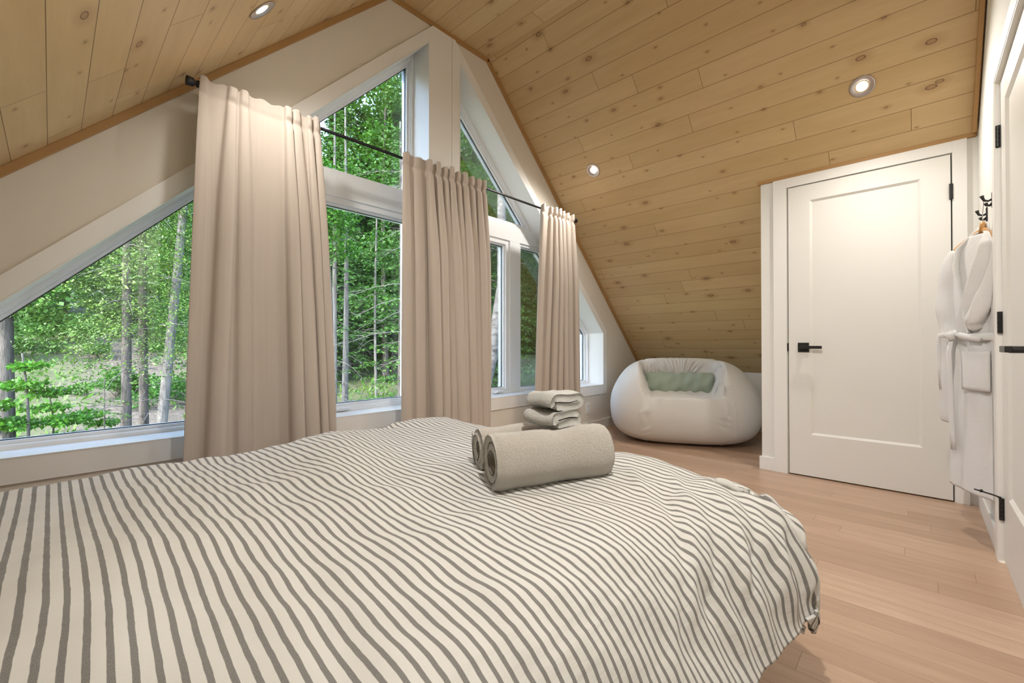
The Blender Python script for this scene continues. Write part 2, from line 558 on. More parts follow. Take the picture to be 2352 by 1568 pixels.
# pine strips where ceiling meets the walls
def strip_along(name, p, q, y0, y1, h):
    """strip below the ceiling line p->q (x,z), from y0 to y1, h high"""
    dx, dz = q[0] - p[0], q[1] - p[1]
    L = math.hypot(dx, dz); nx, nz = dz / L, -dx / L
    if nz > 0: nx, nz = -nx, -nz
    b = bmesh.new()
    prism(b, [[p, q, (q[0] + nx * h, q[1] + nz * h), (p[0] + nx * h, p[1] + nz * h)]], y0, y1)
    return tag(obj(name, b, M_TRIMWOOD, bevel=0.002), kind='structure')
pa, pb, pc, pd = (XL, zs_l(XL)), (XF0, ZF), (XF1, ZF), (XK, zs_r(XK))
strip_along('trim_1', pa, pb, YG - 0.018, YG, 0.03)
strip_along('trim_2', (XF0 - .008, ZF), (XF1 + .008, ZF), YG - 0.018, YG, 0.03)
strip_along('trim_3', pc, pd, YG - 0.018, YG, 0.03)
strip_along('trim_4', pc, (XC - 0.02, zs_r(XC - 0.02)), YF + 0.012, YF + 0.030, 0.045)
# strip on top of the closet
tag(box('trim_5', XC - 0.008, XC + 0.02, YF + 0.012, YC + 0.02, 2.098, 2.122, M_TRIMWOOD, bevel=0.002), kind='structure')

# window casings (white boards round the two openings)
CAS = 0.016
def board(name, poly, y1=YG, t=CAS):
    b = bmesh.new()
    prism(b, [poly], y1 - t, y1)
    return tag(obj(name, b, M_TRIM, bevel=0.0015), kind='structure')
board('trim_6', [(OL[3][0], OL[3][1]), (1.846, OL[2][1]), (1.846, OL[2][1] + 0.103), (OL[3][0] - 0.07, OL[3][1] + 0.03)])
board('trim_7', [(1.846, SILL - 0.1), (2.052, SILL - 0.1), (2.052, 3.252), (1.91, 3.252), (1.846, OL[2][1] + 0.103)])
board('trim_8', [(2.055, SILL - 0.1), (2.129, SILL - 0.1), (2.129, 3.18), (2.055, 3.25)])
board('trim_9', [(2.129, 3.075), (2.129, 3.178), (4.26, zo_r(4.26) + 0.098), (4.26, zo_r(4.19) - 0.0), (4.19, zo_r(4.19))])
board('trim_10', [(4.19, zo_r(4.19)), (4.26, zo_r(4.19)), (4.26, SILL - 0.1), (4.19, SILL - 0.1)])
board('trim_11', [(-0.286, SILL - 0.1), (1.846, SILL - 0.1), (1.846, SILL), (-0.286, SILL)])
board('trim_12', [(2.129, SILL - 0.1), (4.19, SILL - 0.1), (4.19, SILL), (2.129, SILL)])
board('trim_13', [(-0.286, SILL), (-0.216, SILL), (-0.216, OL[3][1]), (-0.286, OL[3][1] + 0.03)])

# baseboards
BH = 0.095
def base(name, x0, x1, y0, y1): return tag(box(name, x0, x1, y0, y1, 0, BH, M_TRIM, bevel=0.002), kind='structure')
base('baseboard_back', XL, XK, YG - 0.014, YG)
base('baseboard_right', XK - 0.014, XK, YC, YG)
base('baseboard_closet', XC - 0.004, XC + 0.012, 0.766, YC + 0.014)
base('baseboard_front', 2.815, XC - 0.0, YF + 0.005, YF + 0.015)
base('baseboard_left', XL, XL + 0.014, YF, YG)

# ------------------------------------------------------------------ windows
YW0, YW1 = 2.738, 2.822
def ring(bmx, poly, d, y0, y1):
    inn = inset(poly, d)
    prism(bmx, [poly, inn], y0, y1)
    return inn
def window(idx, opening, panes, casement, transom, mull, crank_x):
    w = empty('window_%d' % idx, (opening[0][0], YG, SILL), kind='structure')
    def add(name, b, m, par, **k):
        o = obj(name, b, m, par, **k)
        if par is w: o.location = -Vector(w.location)
        return o
    b = bmesh.new()
    # outer frame
    fr = ring(b, opening, 0.022, YW0, YW1 + 0.03)
    f = add('window_frame', b, M_VINYL, w, bevel=0.002)
    b = bmesh.new()
    prism(b, [transom], YW0 - 0.001, YW1 + 0.02)
    add('transom_bar', b, M_VINYL, w, bevel=0.003)
    b = bmesh.new()
    prism(b, [mull], YW0 - 0.0015, YW1 + 0.02)
    add('mullion', b, M_VINYL, w, bevel=0.003)
    for k, (poly, d1) in enumerate(panes):
        b = bmesh.new()
        i1 = ring(b, poly, d1, YW0 + 0.012, YW1 + 0.01)
        i2 = ring(b, i1, 0.014, YW0 + 0.030, YW1 + 0.01)
        s = add('sash', b, M_VINYL, w, bevel=0.0015)
        b = bmesh.new()
        ring(b, i2, 0.004, YW1 - 0.035, YW1 - 0.026)
        g = obj('gasket', b, M_DARKGASKET, s)
        b = bmesh.new()
        prism(b, [i2], YW1 - 0.030, YW1 - 0.026)
        add('glass_pane', b, M_GLASS, w)
    # inner sill shelf and reveal lining
    b = bmesh.new()
    prism(b, [opening, inset(opening, 0.004)], YG - CAS - 0.002, YW0)
    add('window_reveal', b, M_TRIM, w)
    # crank handle lying folded on the sill
    c = bmesh.new()
    add_box(c, crank_x - 0.045, crank_x + 0.045, YW0 - 0.026, YW0 + 0.004, SILL + 0.012, SILL + 0.026)
    h = obj('crank_handle', c, M_VINYL, w, bevel=0.004); h.location = -Vector(w.location)
    c = bmesh.new()
    add_tube(c, [(crank_x - 0.055, YW0 - 0.034, SILL + 0.016), (crank_x - 0.02, YW0 - 0.036, SILL + 0.034), (crank_x + 0.035, YW0 - 0.034, SILL + 0.028), (crank_x + 0.06, YW0 - 0.032, SILL + 0.02)], [0.005, 0.007, 0.006, 0.005], 10)
    obj('crank_arm', c, M_VINYL, h, smooth=True)
    return w
TZ0, TZ1 = 1.872, 2.012
def zl(x): return 1.212 + 1.0163 * x
def xl(z): return (z - 1.212) / 1.0163
def xr(z): return 2.129 + (3.075 - z) / 0.985
window(1, OL,
       [([(xl(TZ1), TZ1), (1.846, TZ1), (1.846, zl(1.846))], 0.030),
        ([(-0.216, SILL), (0.95, SILL), (0.95, TZ0), (xl(TZ0), TZ0), (-0.216, zl(-0.216))], 0.024),
        ([(1.087, SILL), (1.846, SILL), (1.846, TZ0), (1.087, TZ0)], 0.040)],
       None, [(xl(TZ0), TZ0), (1.846, TZ0), (1.846, TZ1), (xl(TZ1), TZ1)],
       [(0.95, SILL), (1.087, SILL), (1.087, TZ0), (0.95, TZ0)], 1.29)
window(2, OR,
       [([(2.129, TZ1), (xr(TZ1), TZ1), (2.129, 3.075)], 0.030),
        ([(3.024, SILL), (4.19, SILL), (4.19, zo_r(4.19)), (xr(TZ0), TZ0), (3.024, TZ0)], 0.024),
        ([(2.129, SILL), (2.887, SILL), (2.887, TZ0), (2.129, TZ0)], 0.040)],
       None, [(2.129, TZ0), (xr(TZ0), TZ0), (xr(TZ1), TZ1), (2.129, TZ1)],
       [(2.887, SILL), (3.024, SILL), (3.024, TZ0), (2.887, TZ0)], 2.72)

# ------------------------------------------------------------------ doors
def hinge(parent, M, name='hinge'):
    b = bmesh.new()
    b2 = bmesh.new()
    for k in range(5):
        add_lathe(b, [(0.0, -0.045 + k * 0.018), (0.0075, -0.045 + k * 0.018), (0.0075, -0.0285 + k * 0.018), (0.0, -0.0285 + k * 0.018)], M, 12)
    for v in add_box(b, -0.004, 0.010, -0.010, 0.006, -0.045, 0.045): v.co = M @ v.co
    b2.free()
    return obj(name, b, M_BLACK, parent)

# closet door (door_1): faces -x
d1 = empty('door_1', (XC, 0.27, 0), kind='structure')
def in1(o): o.location = -Vector(d1.location); return o
def panel_door_x(xf, y0, y1, z0, z1, py0, py1, pz0, pz1):
    """door slab facing -x with one recessed panel"""
    b = bmesh.new()
    xb = xf + 0.035
    O = [(y0, z0), (y1, z0), (y1, z1), (y0, z1)]
    P = [(py0, pz0), (py1, pz0), (py1, pz1), (py0, pz1)]
    Q = [(py0 + .014, pz0 + .014), (py1 - .014, pz0 + .014), (py1 - .014, pz1 - .014), (py0 + .014, pz1 - .014)]
    vo = [b.verts.new((xf, *p)) for p in O]; vp = [b.verts.new((xf, *p)) for p in P]
    vq = [b.verts.new((xf + 0.010, *p)) for p in Q]; vb = [b.verts.new((xb, *p)) for p in O]
    for i in range(4):
        j = (i + 1) % 4
        b.faces.new((vo[i], vo[j], vp[j], vp[i])); b.faces.new((vp[i], vp[j], vq[j], vq[i])); b.faces.new((vo[i], vo[j], vb[j], vb[i]))
    b.faces.new(vq); b.faces.new(vb[::-1])
    bmesh.ops.recalc_face_normals(b, faces=b.faces)
    return b
in1(obj('door_leaf', panel_door_x(XC, -0.141, 0.674, 0.008, 2.025, -0.013, 0.546, 0.293, 1.915), M_DOOR, d1, bevel=0.001))
# casing and jamb
b = bmesh.new()
add_box(b, XC - 0.006, XC + 0.012, 0.684, 0.766, 0, 2.099)
add_box(b, XC - 0.006, XC + 0.012, -0.208, -0.148, 0, 2.099)
add_box(b, XC - 0.006, XC + 0.012, -0.148, 0.684, 2.032, 2.099)
in1(obj('door_frame', b, M_TRIM, d1, bevel=0.0012))
in1(box('dark_backing', XC + 0.036, XC + 0.06, -0.15, 0.684, 0.0, 2.04, M_DARKGASKET, d1))  # near-black sheet behind the whole leaf, showing in the door gaps
# handle: square rose and lever
b = bmesh.new()
add_box(b, XC - 0.010, XC, 0.553, 0.618, 0.863, 0.928)
hd = in1(obj('door_handle', b, M_BLACK, d1, bevel=0.0015))
b = bmesh.new()
add_tube(b, [(XC - 0.008, 0.585, 0.896), (XC - 0.045, 0.585, 0.896)], 0.011, 14)
add_box(b, XC - 0.056, XC - 0.040, 0.475, 0.598, 0.886, 0.906)
obj('lever', b, M_BLACK, hd, bevel=0.002)
b = bmesh.new(); add_box(b, XC - 0.002, XC + 0.012, 0.673, 0.686, 0.87, 0.925)
in1(obj('latch_plate', b, M_BLACK, d1))
for z in (1.806, 0.26):
    h = hinge(d1, Matrix.Translation((XC - 0.006, -0.144, z)) @ Matrix.Rotation(math.pi / 2, 4, 'Z'))
    in1(h)

# entrance door (door_2) in the wall behind the camera, faces +y
d2 = empty('door_2', (2.33, YF, 0), kind='structure')
def in2(o): o.location = -Vector(d2.location); return o
b = panel_door_x(0, -DX1 + 0.006, -DX0 - 0.004, 0.008, 2.012, -DX1 + 0.135, -DX0 - 0.13, 0.293, 1.90)
for v in b.verts:
    x, y, z = v.co
    v.co = (-y, YF - x, z)
bmesh.ops.recalc_face_normals(b, faces=b.faces)
in2(obj('door_leaf', b, M_DOOR, d2, bevel=0.001))
b = bmesh.new()
YC2 = YF + 0.019
add_box(b, DX1 + 0.002, DX1 + 0.078, YF + 0.005, YC2, 0, DZ + 0.075)
add_box(b, DX0 - 0.078, DX0 - 0.002, YF + 0.005, YC2, 0, DZ + 0.075)
add_box(b, DX0 - 0.002, DX1 + 0.002, YF + 0.005, YC2, DZ + 0.004, DZ + 0.075)
add_box(b, DX1 - 0.003, DX1 + 0.012, YF - 0.06, YF + 0.017, 0, DZ + 0.01)
add_box(b, DX0 - 0.012, DX0 + 0.003, YF - 0.06, YF + 0.017, 0, DZ + 0.01)
add_box(b, DX0, DX1, YF - 0.06, YF + 0.017, DZ - 0.003, DZ + 0.012)
in2(obj('door_frame', b, M_TRIM, d2, bevel=0.0012))
for z in (1.79, 1.006, 0.225):
    in2(hinge(d2, Matrix.Translation((DX1 - 0.010, YF + 0.008, z))))
# hinge-pin stop
b = bmesh.new()
add_tube(b, [(DX1 - 0.010, YF + 0.008, 0.272), (DX1 - 0.002, YF + 0.035, 0.279), (DX1 + 0.01, YF + 0.085, 0.287)], [0.003, 0.0035, 0.003], 8)
add_tube(b, [(DX1 + 0.006, YF + 0.062, 0.280), (DX1 + 0.007, YF + 0.066, 0.290)], [0.006, 0.006], 10)
in2(obj('hinge_stop', b, M_BLACK, d2, smooth=True))
b = bmesh.new()
add_box(b, 1.955, 2.02, YF, YF + 0.010, 0.865, 0.930)
hd = in2(obj('door_handle', b, M_BLACK, d2, bevel=0.0015))
b = bmesh.new()
add_tube(b, [(1.988, YF + 0.008, 0.897), (1.988, YF + 0.058, 0.897)], 0.011, 14)
add_box(b, 1.965, 2.085, YF + 0.052, YF + 0.068, 0.888, 0.908)
obj('lever', b, M_BLACK, hd, bevel=0.002)

# wall outlet under the window
o = empty('outlet', (3.903, YG, 0.244), label='white double wall outlet below the right window, beside the cream lounge chair', cat='outlet')
box('cover_plate', -0.036, 0.036, -0.006, 0, -0.058, 0.058, M_PLASTIC, o, bevel=0.002)
for z in (-0.022, 0.022):
    s = box('socket', -0.017, 0.017, -0.009, -0.005, z - 0.016, z + 0.016, M_PLASTIC, o, bevel=0.003)
    b = bmesh.new()
    for x in (-0.007, 0.007): add_box(b, x - 0.0012, x + 0.0012, -0.0095, -0.0088, z - 0.006, z + 0.006)
    obj('socket_slot', b, M_DARKGASKET, s)

# ------------------------------------------------------------------ recessed lamps
M_BULB = emit('lamp_glow', (1.0, 0.93, 0.82), 40.0)
def downlight(p, nrm, label, watts=LAMP_W, off=0.0):
    n = Vector(nrm).normalized()
    q = n.to_track_quat('Z', 'Y').to_matrix().to_4x4()
    L = empty('recessed_lamp', p, label=label, cat='ceiling lamp', group='recessed lamps in the sloping pine ceiling')
    b = bmesh.new()
    add_lathe(b, [(0.060, 0.000), (0.062, 0.003), (0.059, 0.006), (0.050, 0.005), (0.041, 0.001), (0.029, -0.001), (0.029, -0.004), (0.060, -0.006)], q, 40)
    obj('trim_ring', b, M_RING, L, smooth=True)
    b = bmesh.new()
    rs = add_lathe(b, [(0.0295, -0.0005), (0.024, 0.0015), (0.012, 0.003)], q, 32)
    b.faces.new(rs[-1])
    obj('bulb', b, M_BULB, L, smooth=True)
    ld = bpy.data.lights.new('lamp_light', 'SPOT')
    ld.energy = watts; ld.color = LAMP_COL; ld.shadow_soft_size = 0.03
    ld.spot_size = math.radians(166); ld.spot_blend = 1.0
    lo = bpy.data.objects.new('lamp_light', ld)
    link(lo, L)
    lo.location = n * 0.03
    aim = (n + Vector((0, 0, -0.6))).normalized()
    lo.rotation_euler = (-aim).to_track_quat('Z', 'Y').to_euler()
    return L
NR = (-0.7, 0, -0.714); NL = (0.707, 0, -0.707)
downlight((3.254, 2.075, zs_r(3.254)), NR, 'round recessed lamp on the right slope nearest the window wall', 38)
downlight((3.265, 0.235, zs_r(3.265)), NR, 'bright flaring recessed lamp on the right slope above the closet door', 46)
downlight((0.604, 2.019, zs_l(0.604)), NL, 'recessed lamp on the left ceiling slope above the left curtain', 25)
LB = [((0.604, 0.235, zs_l(0.604)), NL)]  # unseen lamp added to brighten the room, paired with the right slope
for p, n_ in LB:
    downlight(p, n_, 'added unseen recessed lamp on the left slope, out of view', 92)

# ------------------------------------------------------------------ curtains and rod
YR = 2.40
ZR = 2.106
rod = empty('curtain_rod', (0.44, YR, ZR), label='thin black curtain rod with dark knob ends spanning the gable window', cat='curtain rod')
tube('rod_tube', [(0.01, 0, 0), (2.975, 0, 0)], 0.009, M_BLACKROD, rod)
def finial(x, s):
    b = bmesh.new()
    Mx = Matrix.Translation((x, 0, 0)) @ Matrix.Rotation(s * math.pi / 2, 4, 'Y')
    rs = add_lathe(b, [(0.011, -0.005), (0.016, 0.0), (0.016, 0.008), (0.010, 0.012), (0.010, 0.014), (0.019, 0.022), (0.021, 0.046), (0.019, 0.049), (0.0, 0.050)], Mx, 24)
    obj('finial', b, M_BLACK, rod, smooth=True)
finial(0.018, -1); finial(2.97, 1)
for x in (0.07, 1.35, 2.92):
    b = bmesh.new()
    add_tube(b, [(x, 0, -0.004), (x, YG - YR - 0.004, -0.004)], 0.006, 10)
    add_box(b, x - 0.012, x + 0.012, YG - YR - 0.022, YG - YR - CAS * (x > .5) , -0.03, 0.03)
    obj('bracket', b, M_BLACK, rod)

def curtain(label, x0t, x1t, x0b, x1b, folds, amp_t, amp_b, seed, zt=ZR + 0.028, zb=0.10, lean=0.0):
    """folds: (s_top, s_bottom, width, height) ridges standing towards the room"""
    ns, nz = 260, 70
    s = np.linspace(0, 1, ns)
    z01 = np.concatenate([np.linspace(0, 0.04, 12), np.linspace(0.048, 1, nz - 12)])
    rg = np.random.default_rng(seed)
    V, UV = [], []
    ph = rg.uniform(0, 6.28, 6)
    for k, t in enumerate(z01):
        tt = t ** 0.8
        x0 = x0t + (x0b - x0t) * tt; x1 = x1t + (x1b - x1t) * tt
        y = np.zeros(ns); dx = np.zeros(ns)
        for (st, sb, w, hgt) in folds:
            c = st + (sb - st) * tt
            w2 = w * (0.55 + 0.45 * min(1, t * 4)) if w < 0.12 else w
            g = np.exp(-np.abs((s - c) / w2) ** 2.4)
            y += -hgt * g
            dx += hgt * 0.5 * np.tanh((s - c) / w2 * 1.6) * g
        a = amp_t + (amp_b - amp_t) * smoothstep(0, 0.35, t)
        y = y * a
        y += 0.004 * np.sin(s * 23 + ph[0] + t * 2) * smoothstep(0.02, .3, t) + 0.006 * np.sin(s * 9 + ph[1] - t * 3) * t
        # pinch of the pocket stitching just under the rod
        pocket = math.exp(-((t - 0.034) / 0.008) ** 2)
        y = y * (1 - 0.35 * pocket) + 0.004 * pocket
        # header ruffle
        z = zt - (zt - zb) * t + np.zeros(ns)
        if t < 0.02:
            z += (1 - t / 0.02) * (0.006 * np.sin(s * 41 + ph[2]) + 0.010 * np.maximum(0, -y / 0.05))
        x = x0 + (x1 - x0) * s + dx * a
        yy = YR - 0.016 + y - lean * t
        V.append(np.stack([x, yy, z], 1))
    V = np.concatenate(V)
    o = mesh_np('curtain', V, grid_faces(len(z01), ns), M_CURTAIN)
    sm = o.modifiers.new('thick', 'SOLIDIFY'); sm.thickness = 0.003
    return tag(o, label, 'curtain', 'linen curtains on the gable window rod')
curtain('wide nearly flat beige linen curtain, leftmost on the rod behind the bed', 0.461, 1.003, 0.394, 1.087,
        [(0.02, 0.0, 0.05, 0.6), (0.235, 0.17, 0.05, 1.1), (0.325, 0.36, 0.05, 0.8), (0.685, 0.72, 0.035, 1.5), (0.76, 0.84, 0.06, 1.0), (0.88, 0.93, 0.025, 1.1), (0.95, 1.0, 0.03, 1.1)], 0.022, 0.038, 1)
curtain('tightly pleated beige linen curtain in the middle of the window wall', 1.522, 2.239, 1.506, 2.248,
        [(0.03, 0.04, 0.05, 0.9), (0.16, 0.20, 0.06, 0.8), (0.27, 0.36, 0.030, 1.5), (0.37, 0.46, 0.034, 1.4), (0.46, 0.55, 0.030, 1.2), (0.53, 0.63, 0.036, 1.5), (0.62, 0.71, 0.03, 1.2), (0.70, 0.79, 0.034, 1.5), (0.80, 0.87, 0.03, 1.2), (0.89, 0.94, 0.03, 1.4), (0.97, 1.0, 0.025, 1.2)], 0.026, 0.050, 2)
curtain('narrow beige linen curtain at the right end of the rod by the stacked towels', 2.910, 3.383, 2.782, 3.446,
        [(0.05, 0.04, 0.05, 1.0), (0.28, 0.22, 0.05, 1.0), (0.40, 0.36, 0.035, 1.3), (0.52, 0.50, 0.04, 1.4), (0.63, 0.64, 0.035, 1.3), (0.78, 0.80, 0.05, 1.2), (0.95, 0.96, 0.04, 1.2)], 0.026, 0.045, 3)

# ------------------------------------------------------------------ bed
bed = empty('bed', (0.37, 1.07, 0), label='low bed with grey cloth base and white mattress under the striped duvet', cat='bed')
def inb(o): o.location = -Vector(bed.location); return o
inb(box('bed_base', -0.64, 1.37, 0.285, 1.80, 0.11, 0.24, M_BASE, bed, bevel=0.015))
for x in (-0.55, 1.25):
    for y in (0.40, 1.68):
        t_ = tube('leg', [(x, y, 0), (x, y, 0.112)], [0.022, 0.028], M_BLACK, bed); inb(t_)
inb(box('mattress', -0.64, 1.32, 0.43, 1.74, 0.241, 0.40, M_SHEET, bed, bevel=0.05))

# duvet: heights sampled over the bed, smooth spline through them
# rows: picture column, then stripe number : height in the picture, giving where each stripe of the cloth runs
COLS = {300: (5, [1446, 1255, 1182, 1124, 1080]),
 480: (8, [1534, 1405, 1303, 1226, 1188, 1155, 1130, 1109, 1092, 1078, 1062, 1050]),
 580: (10, [1511, 1409, 1335, 1277, 1225, 1190, 1167, 1141, 1120, 1109, 1096, 1080, 1065, 1054, 1038, 1027]),
 680: (12, [1504, 1422, 1364, 1311, 1271, 1234, 1200, 1174, 1154, 1139, 1117, 1096, 1085, 1075, 1066]),
 780: (14, [1506, 1435, 1379, 1332, 1295, 1265, 1238, 1209, 1180, 1158, 1138, 1125, 1106, 1087, 1075, 1066, 1054, 1045, 1033, 1025, 1014, 1006, 999, 993]),
 900: (16, [1517, 1464, 1415, 1372, 1331, 1298, 1267, 1245, 1224.5, 1205, 1186, 1166, 1148, 1131, 1119, 1112, 1103, 1093.5, 1085, 1075, 1065, 1055, 1048, 1040, 1033.6, 1026.5, 1021, 1015, 1009, 1004.5, 1000, 994, 989, 983.5, 978, 972]),
 1040: (19, [1507, 1463, 1421, 1385, 1352, 1322, 1292, 1264, 1242, 1220, 1204, 1194, 1182, 1172, 1160, 1148, 1136, 1124, 1112, 1098, 1086, 1076]),
 1140: (21, [1520, 1475.7, 1433, 1393, 1358.6, 1331, 1308.6, 1285.7, 1264, 1244, 1226, 1208.6, 1193.7, 1181, 1171, 1161, 1152, 1144, 1137]),
 1240: (24, [1498, 1455, 1416, 1380, 1350, 1323, 1302, 1285, 1264, 1247, 1231, 1218, 1205, 1191, 1178, 1168, 1157, 1148, 1140, 1133, 1124]),
 1380: (29, [1489, 1438, 1403, 1371, 1344, 1318, 1294, 1272, 1253, 1235, 1223, 1208, 1197, 1188, 1178, 1168, 1160, 1152, 1145, 1135, 1125, 1114]),
 1480: (34, [1458, 1419, 1383, 1354, 1326, 1303, 1283, 1262, 1244, 1228, 1215, 1203, 1190, 1179, 1169, 1162, 1153])}
DP = []
for u_, (k0, vs_) in COLS.items():
    o_ = (u_ - 1176) / FPX
    for i_, v_ in enumerate(vs_):
        x_ = 0.0225 * (k0 + i_) - 0.04
        t_ = x_ / (math.cos(YAW) + math.sin(YAW) * o_)
        y_ = t_ * (math.sin(YAW) - math.cos(YAW) * o_)
        if 0.45 < y_ < 1.79: DP.append((x_, y_, CAMH - t_ * (v_ - 793) / FPX))
DP += [(.074,1.80,.529),(.377,1.80,.534),(.666,1.80,.546),(.88,1.80,.554),(1.095,1.80,.556),(1.29,1.80,.560),(1.458,1.80,.548),
 (-.1,.60,.482),(-.1,.90,.535),(-.1,1.2,.53),(-.1,1.8,.53),(.033,.907,.55),(.03,.66,.492),(.0,1.35,.528),(.05,1.6,.522),
 (-.8,.5,.50),(-.8,1.1,.53),(-.8,1.8,.53),(-.4,.5,.485),(-.4,1.1,.53),(-.4,1.8,.53),
 (1.1,1.0,.51),(1.2,1.0,.512),(1.45,1.0,.53),(1.2,1.4,.53),(1.45,1.4,.54),(1.05,.85,.503),(1.15,.8,.503),(1.3,.85,.52),
 (1.265,.62,.517),(1.3325,.655,.530),(1.4,.70,.538),(1.25,.5,.50),(1.45,.5,.51),(.1,.5,.465),(-.1,.45,.45)]
DP = np.array(DP)
def tps_fit(P, lam=2.5e-4):
    n = len(P); X = P[:, :2]
    r = np.linalg.norm(X[:, None] - X[None], axis=2)
    K = np.where(r > 0, r * r * np.log(r + 1e-12), 0) + lam * np.eye(n)
    Q = np.hstack([np.ones((n, 1)), X])
    A = np.block([[K, Q], [Q.T, np.zeros((3, 3))]])
    return np.linalg.solve(A, np.concatenate([P[:, 2], np.zeros(3)]))
TW = tps_fit(DP)
def ztop(x, y):
    sh = np.shape(x); X = np.stack([np.ravel(x), np.ravel(y)], 1)
    z = np.hstack([np.ones((len(X), 1)), X]) @ TW[len(DP):]
    for c in range(0, len(X), 8000):
        r2 = np.sum((X[c:c + 8000, None] - DP[None, :, :2]) ** 2, axis=2)
        z[c:c + 8000] += (0.5 * r2 * np.log(r2 + 1e-14)) @ TW[:len(DP)]
    return z.reshape(sh)
def curve(pts):
    pts = np.array(pts, float)
    L = np.concatenate([[0], np.cumsum(np.linalg.norm(np.diff(pts, axis=0), axis=1))])
    return pts, L
NE, NL_ = curve([(.50, 0), (.465, -.004), (.43, -.017), (.405, -.034), (.382, -.058), (.36, -.090), (.340, -.126), (.318, -.158), (.295, -.190), (.272, -.222), (.255, -.250)])
FE, FL_ = curve([(1.34, 0), (1.38, -.003), (1.415, -.013), (1.445, -.035), (1.465, -.07), (1.473, -.12), (1.47, -.18), (1.455, -.24), (1.45, -.275)])
AE, AL_ = curve([(1.70, 0), (1.75, -.002), (1.80, -.012), (1.84, -.04), (1.865, -.09), (1.87, -.15), (1.86, -.26)])
def ridge(a, b, a0, b0, a1, b1, w, h, taper=True):
    """fold along the segment (a0,b0)-(a1,b1) in cloth coordinates"""
    dx, dy = a1 - a0, b1 - b0
    L = math.hypot(dx, dy); dx /= L; dy /= L
    t = (a - a0) * dx + (b - b0) * dy
    n_ = -(a - a0) * dy + (b - b0) * dx
    tt = np.clip(t / L, 0, 1)
    env = np.sin(np.pi * np.clip(t / L, 0, 1)) ** 0.6 if taper else smoothstep(0, .35, tt) * (t <= L * 1.02)
    return h * env * np.exp(-(n_ / w) ** 2)
def duvet_surface(A, B):
    """A: distance along the bed, B: across; past the edges they are arc lengths"""
    xa = np.where(A > 1.34, np.interp(A - 1.34, FL_, FE[:, 0]), A)
    dza = np.where(A > 1.34, np.interp(A - 1.34, FL_, FE[:, 1]), 0.0)
    lo = B < 0.50; hi = B > 1.70
    yb = np.where(lo, np.interp(0.50 - B, NL_, NE[:, 0]), np.where(hi, np.interp(B - 1.70, AL_, AE[:, 0]), B))
    dzb = np.where(lo, np.interp(0.50 - B, NL_, NE[:, 1]), np.where(hi, np.interp(B - 1.70, AL_, AE[:, 1]), 0.0))
    pa = np.clip((A - 1.34) / FL_[-1], 0, 1); pb = np.clip((0.50 - B) / NL_[-1], 0, 1)
    z = ztop(np.clip(xa, -0.9, 1.46), np.clip(yb, .42, 1.80))
    # the near side puffs out towards the foot corner
    sh = smoothstep(0.85, 1.40, xa)
    yb = yb - 0.110 * sh * (smoothstep(0, .55, pb) - 0.42 * smoothstep(.70, 1.0, pb))
    dzc = -(np.abs(dza) ** 3 + np.abs(dzb) ** 3) ** (1 / 3.0)
    dzc = np.maximum(dzc, -0.30)
    dzc = dzc + 0.05 * sh * np.sin(np.pi * np.clip(pb * 1.1, 0, 1)) * (1 - pa)
    e = smoothstep(0.0, 1.0, pa) * smoothstep(0.0, 1.0, pb)
    e2 = np.sqrt(pa * pb)
    xa = xa - 0.155 * e2
    yb = yb + 0.03 * e2
    z = z + dzc
    # folds pulling to the corner
    off = np.zeros_like(z)
    cb = lambda b_: b_
    for (a0, b0, a1, b1, w, h) in FOLDS:
        off = off + ridge(A, B, a0, b0, a1, b1, w, h)
    off = off + 0.0025 * np.sin(A * 47 + B * 21) * np.sin(B * 33 - A * 12) * (1 - smoothstep(1.3, 1.4, A) * 0)
    # gathers low on the near side by the corner
    g = smoothstep(0.15, 0.75, pb) * smoothstep(0.70, 1.15, A)
    off = off + g * (1 - 0.75 * smoothstep(.7, 1, pb)) * 0.010 * np.sin(A * 62 + 3 * pb + 0.8 * np.sin(A * 19))
    g2 = smoothstep(0.40, 0.95, pa)
    off = off + g2 * 0.008 * np.sin(B * 40 + 2 * pa)
    return xa, yb, z, off, pa, pb
FOLDS = [(1.34, .58, 1.02, .34, .018, 0.009), (1.30, .70, 1.06, .50, .018, 0.0065), (1.44, .44, 1.14, .20, .016, 0.012), (1.38, .46, 1.08, .25, .013, -0.010),
         (1.22, .56, .94, .36, .016, -0.0078), (1.52, .40, 1.28, .18, .014, 0.0169), (1.12, .46, .84, .26, .018, 0.0091), (1.18, .44, .92, .25, .014, -0.0078), (1.54, .34, 1.34, .15, .012, -0.0130),
         (.96, .40, .74, .24, .02, 0.0065), (1.57, .28, 1.40, .12, .014, 0.0143), (1.28, .46, 1.04, .24, .012, 0.0104)]
NA, NB = 330, 300
Av = np.concatenate([np.linspace(-0.75, 0.6, 90), np.linspace(0.606, 1.34 + FL_[-1], NA - 90)])
Bv = np.concatenate([np.linspace(0.50 - NL_[-1], 0.80, 150), np.linspace(0.806, 1.70 + AL_[-1], NB - 150)])
AA, BB = np.meshgrid(Av, Bv, indexing='ij')
X0, Y0, Z0, OF, PA, PB = duvet_surface(AA, BB)
P3 = np.stack([X0, Y0, Z0], 2)
ga = np.gradient(P3, axis=0); gb = np.gradient(P3, axis=1)
NN = np.cross(ga, gb); NN /= np.linalg.norm(NN, axis=2, keepdims=True) + 1e-12
P3 = P3 + NN * OF[..., None]
drift = 0.016 * smoothstep(.62, .92, BB) * np.exp(-np.abs(AA) / 0.12)
UVd = np.stack([(AA - drift).ravel(), BB.ravel()], 1)
duvet = mesh_np('duvet', P3.reshape(-1, 3), grid_faces(len(Av), len(Bv)), M_STRIPE, uv=UVd)
dm = duvet.modifiers.new('thick', 'SOLIDIFY'); dm.thickness = 0.012; dm.offset = -1
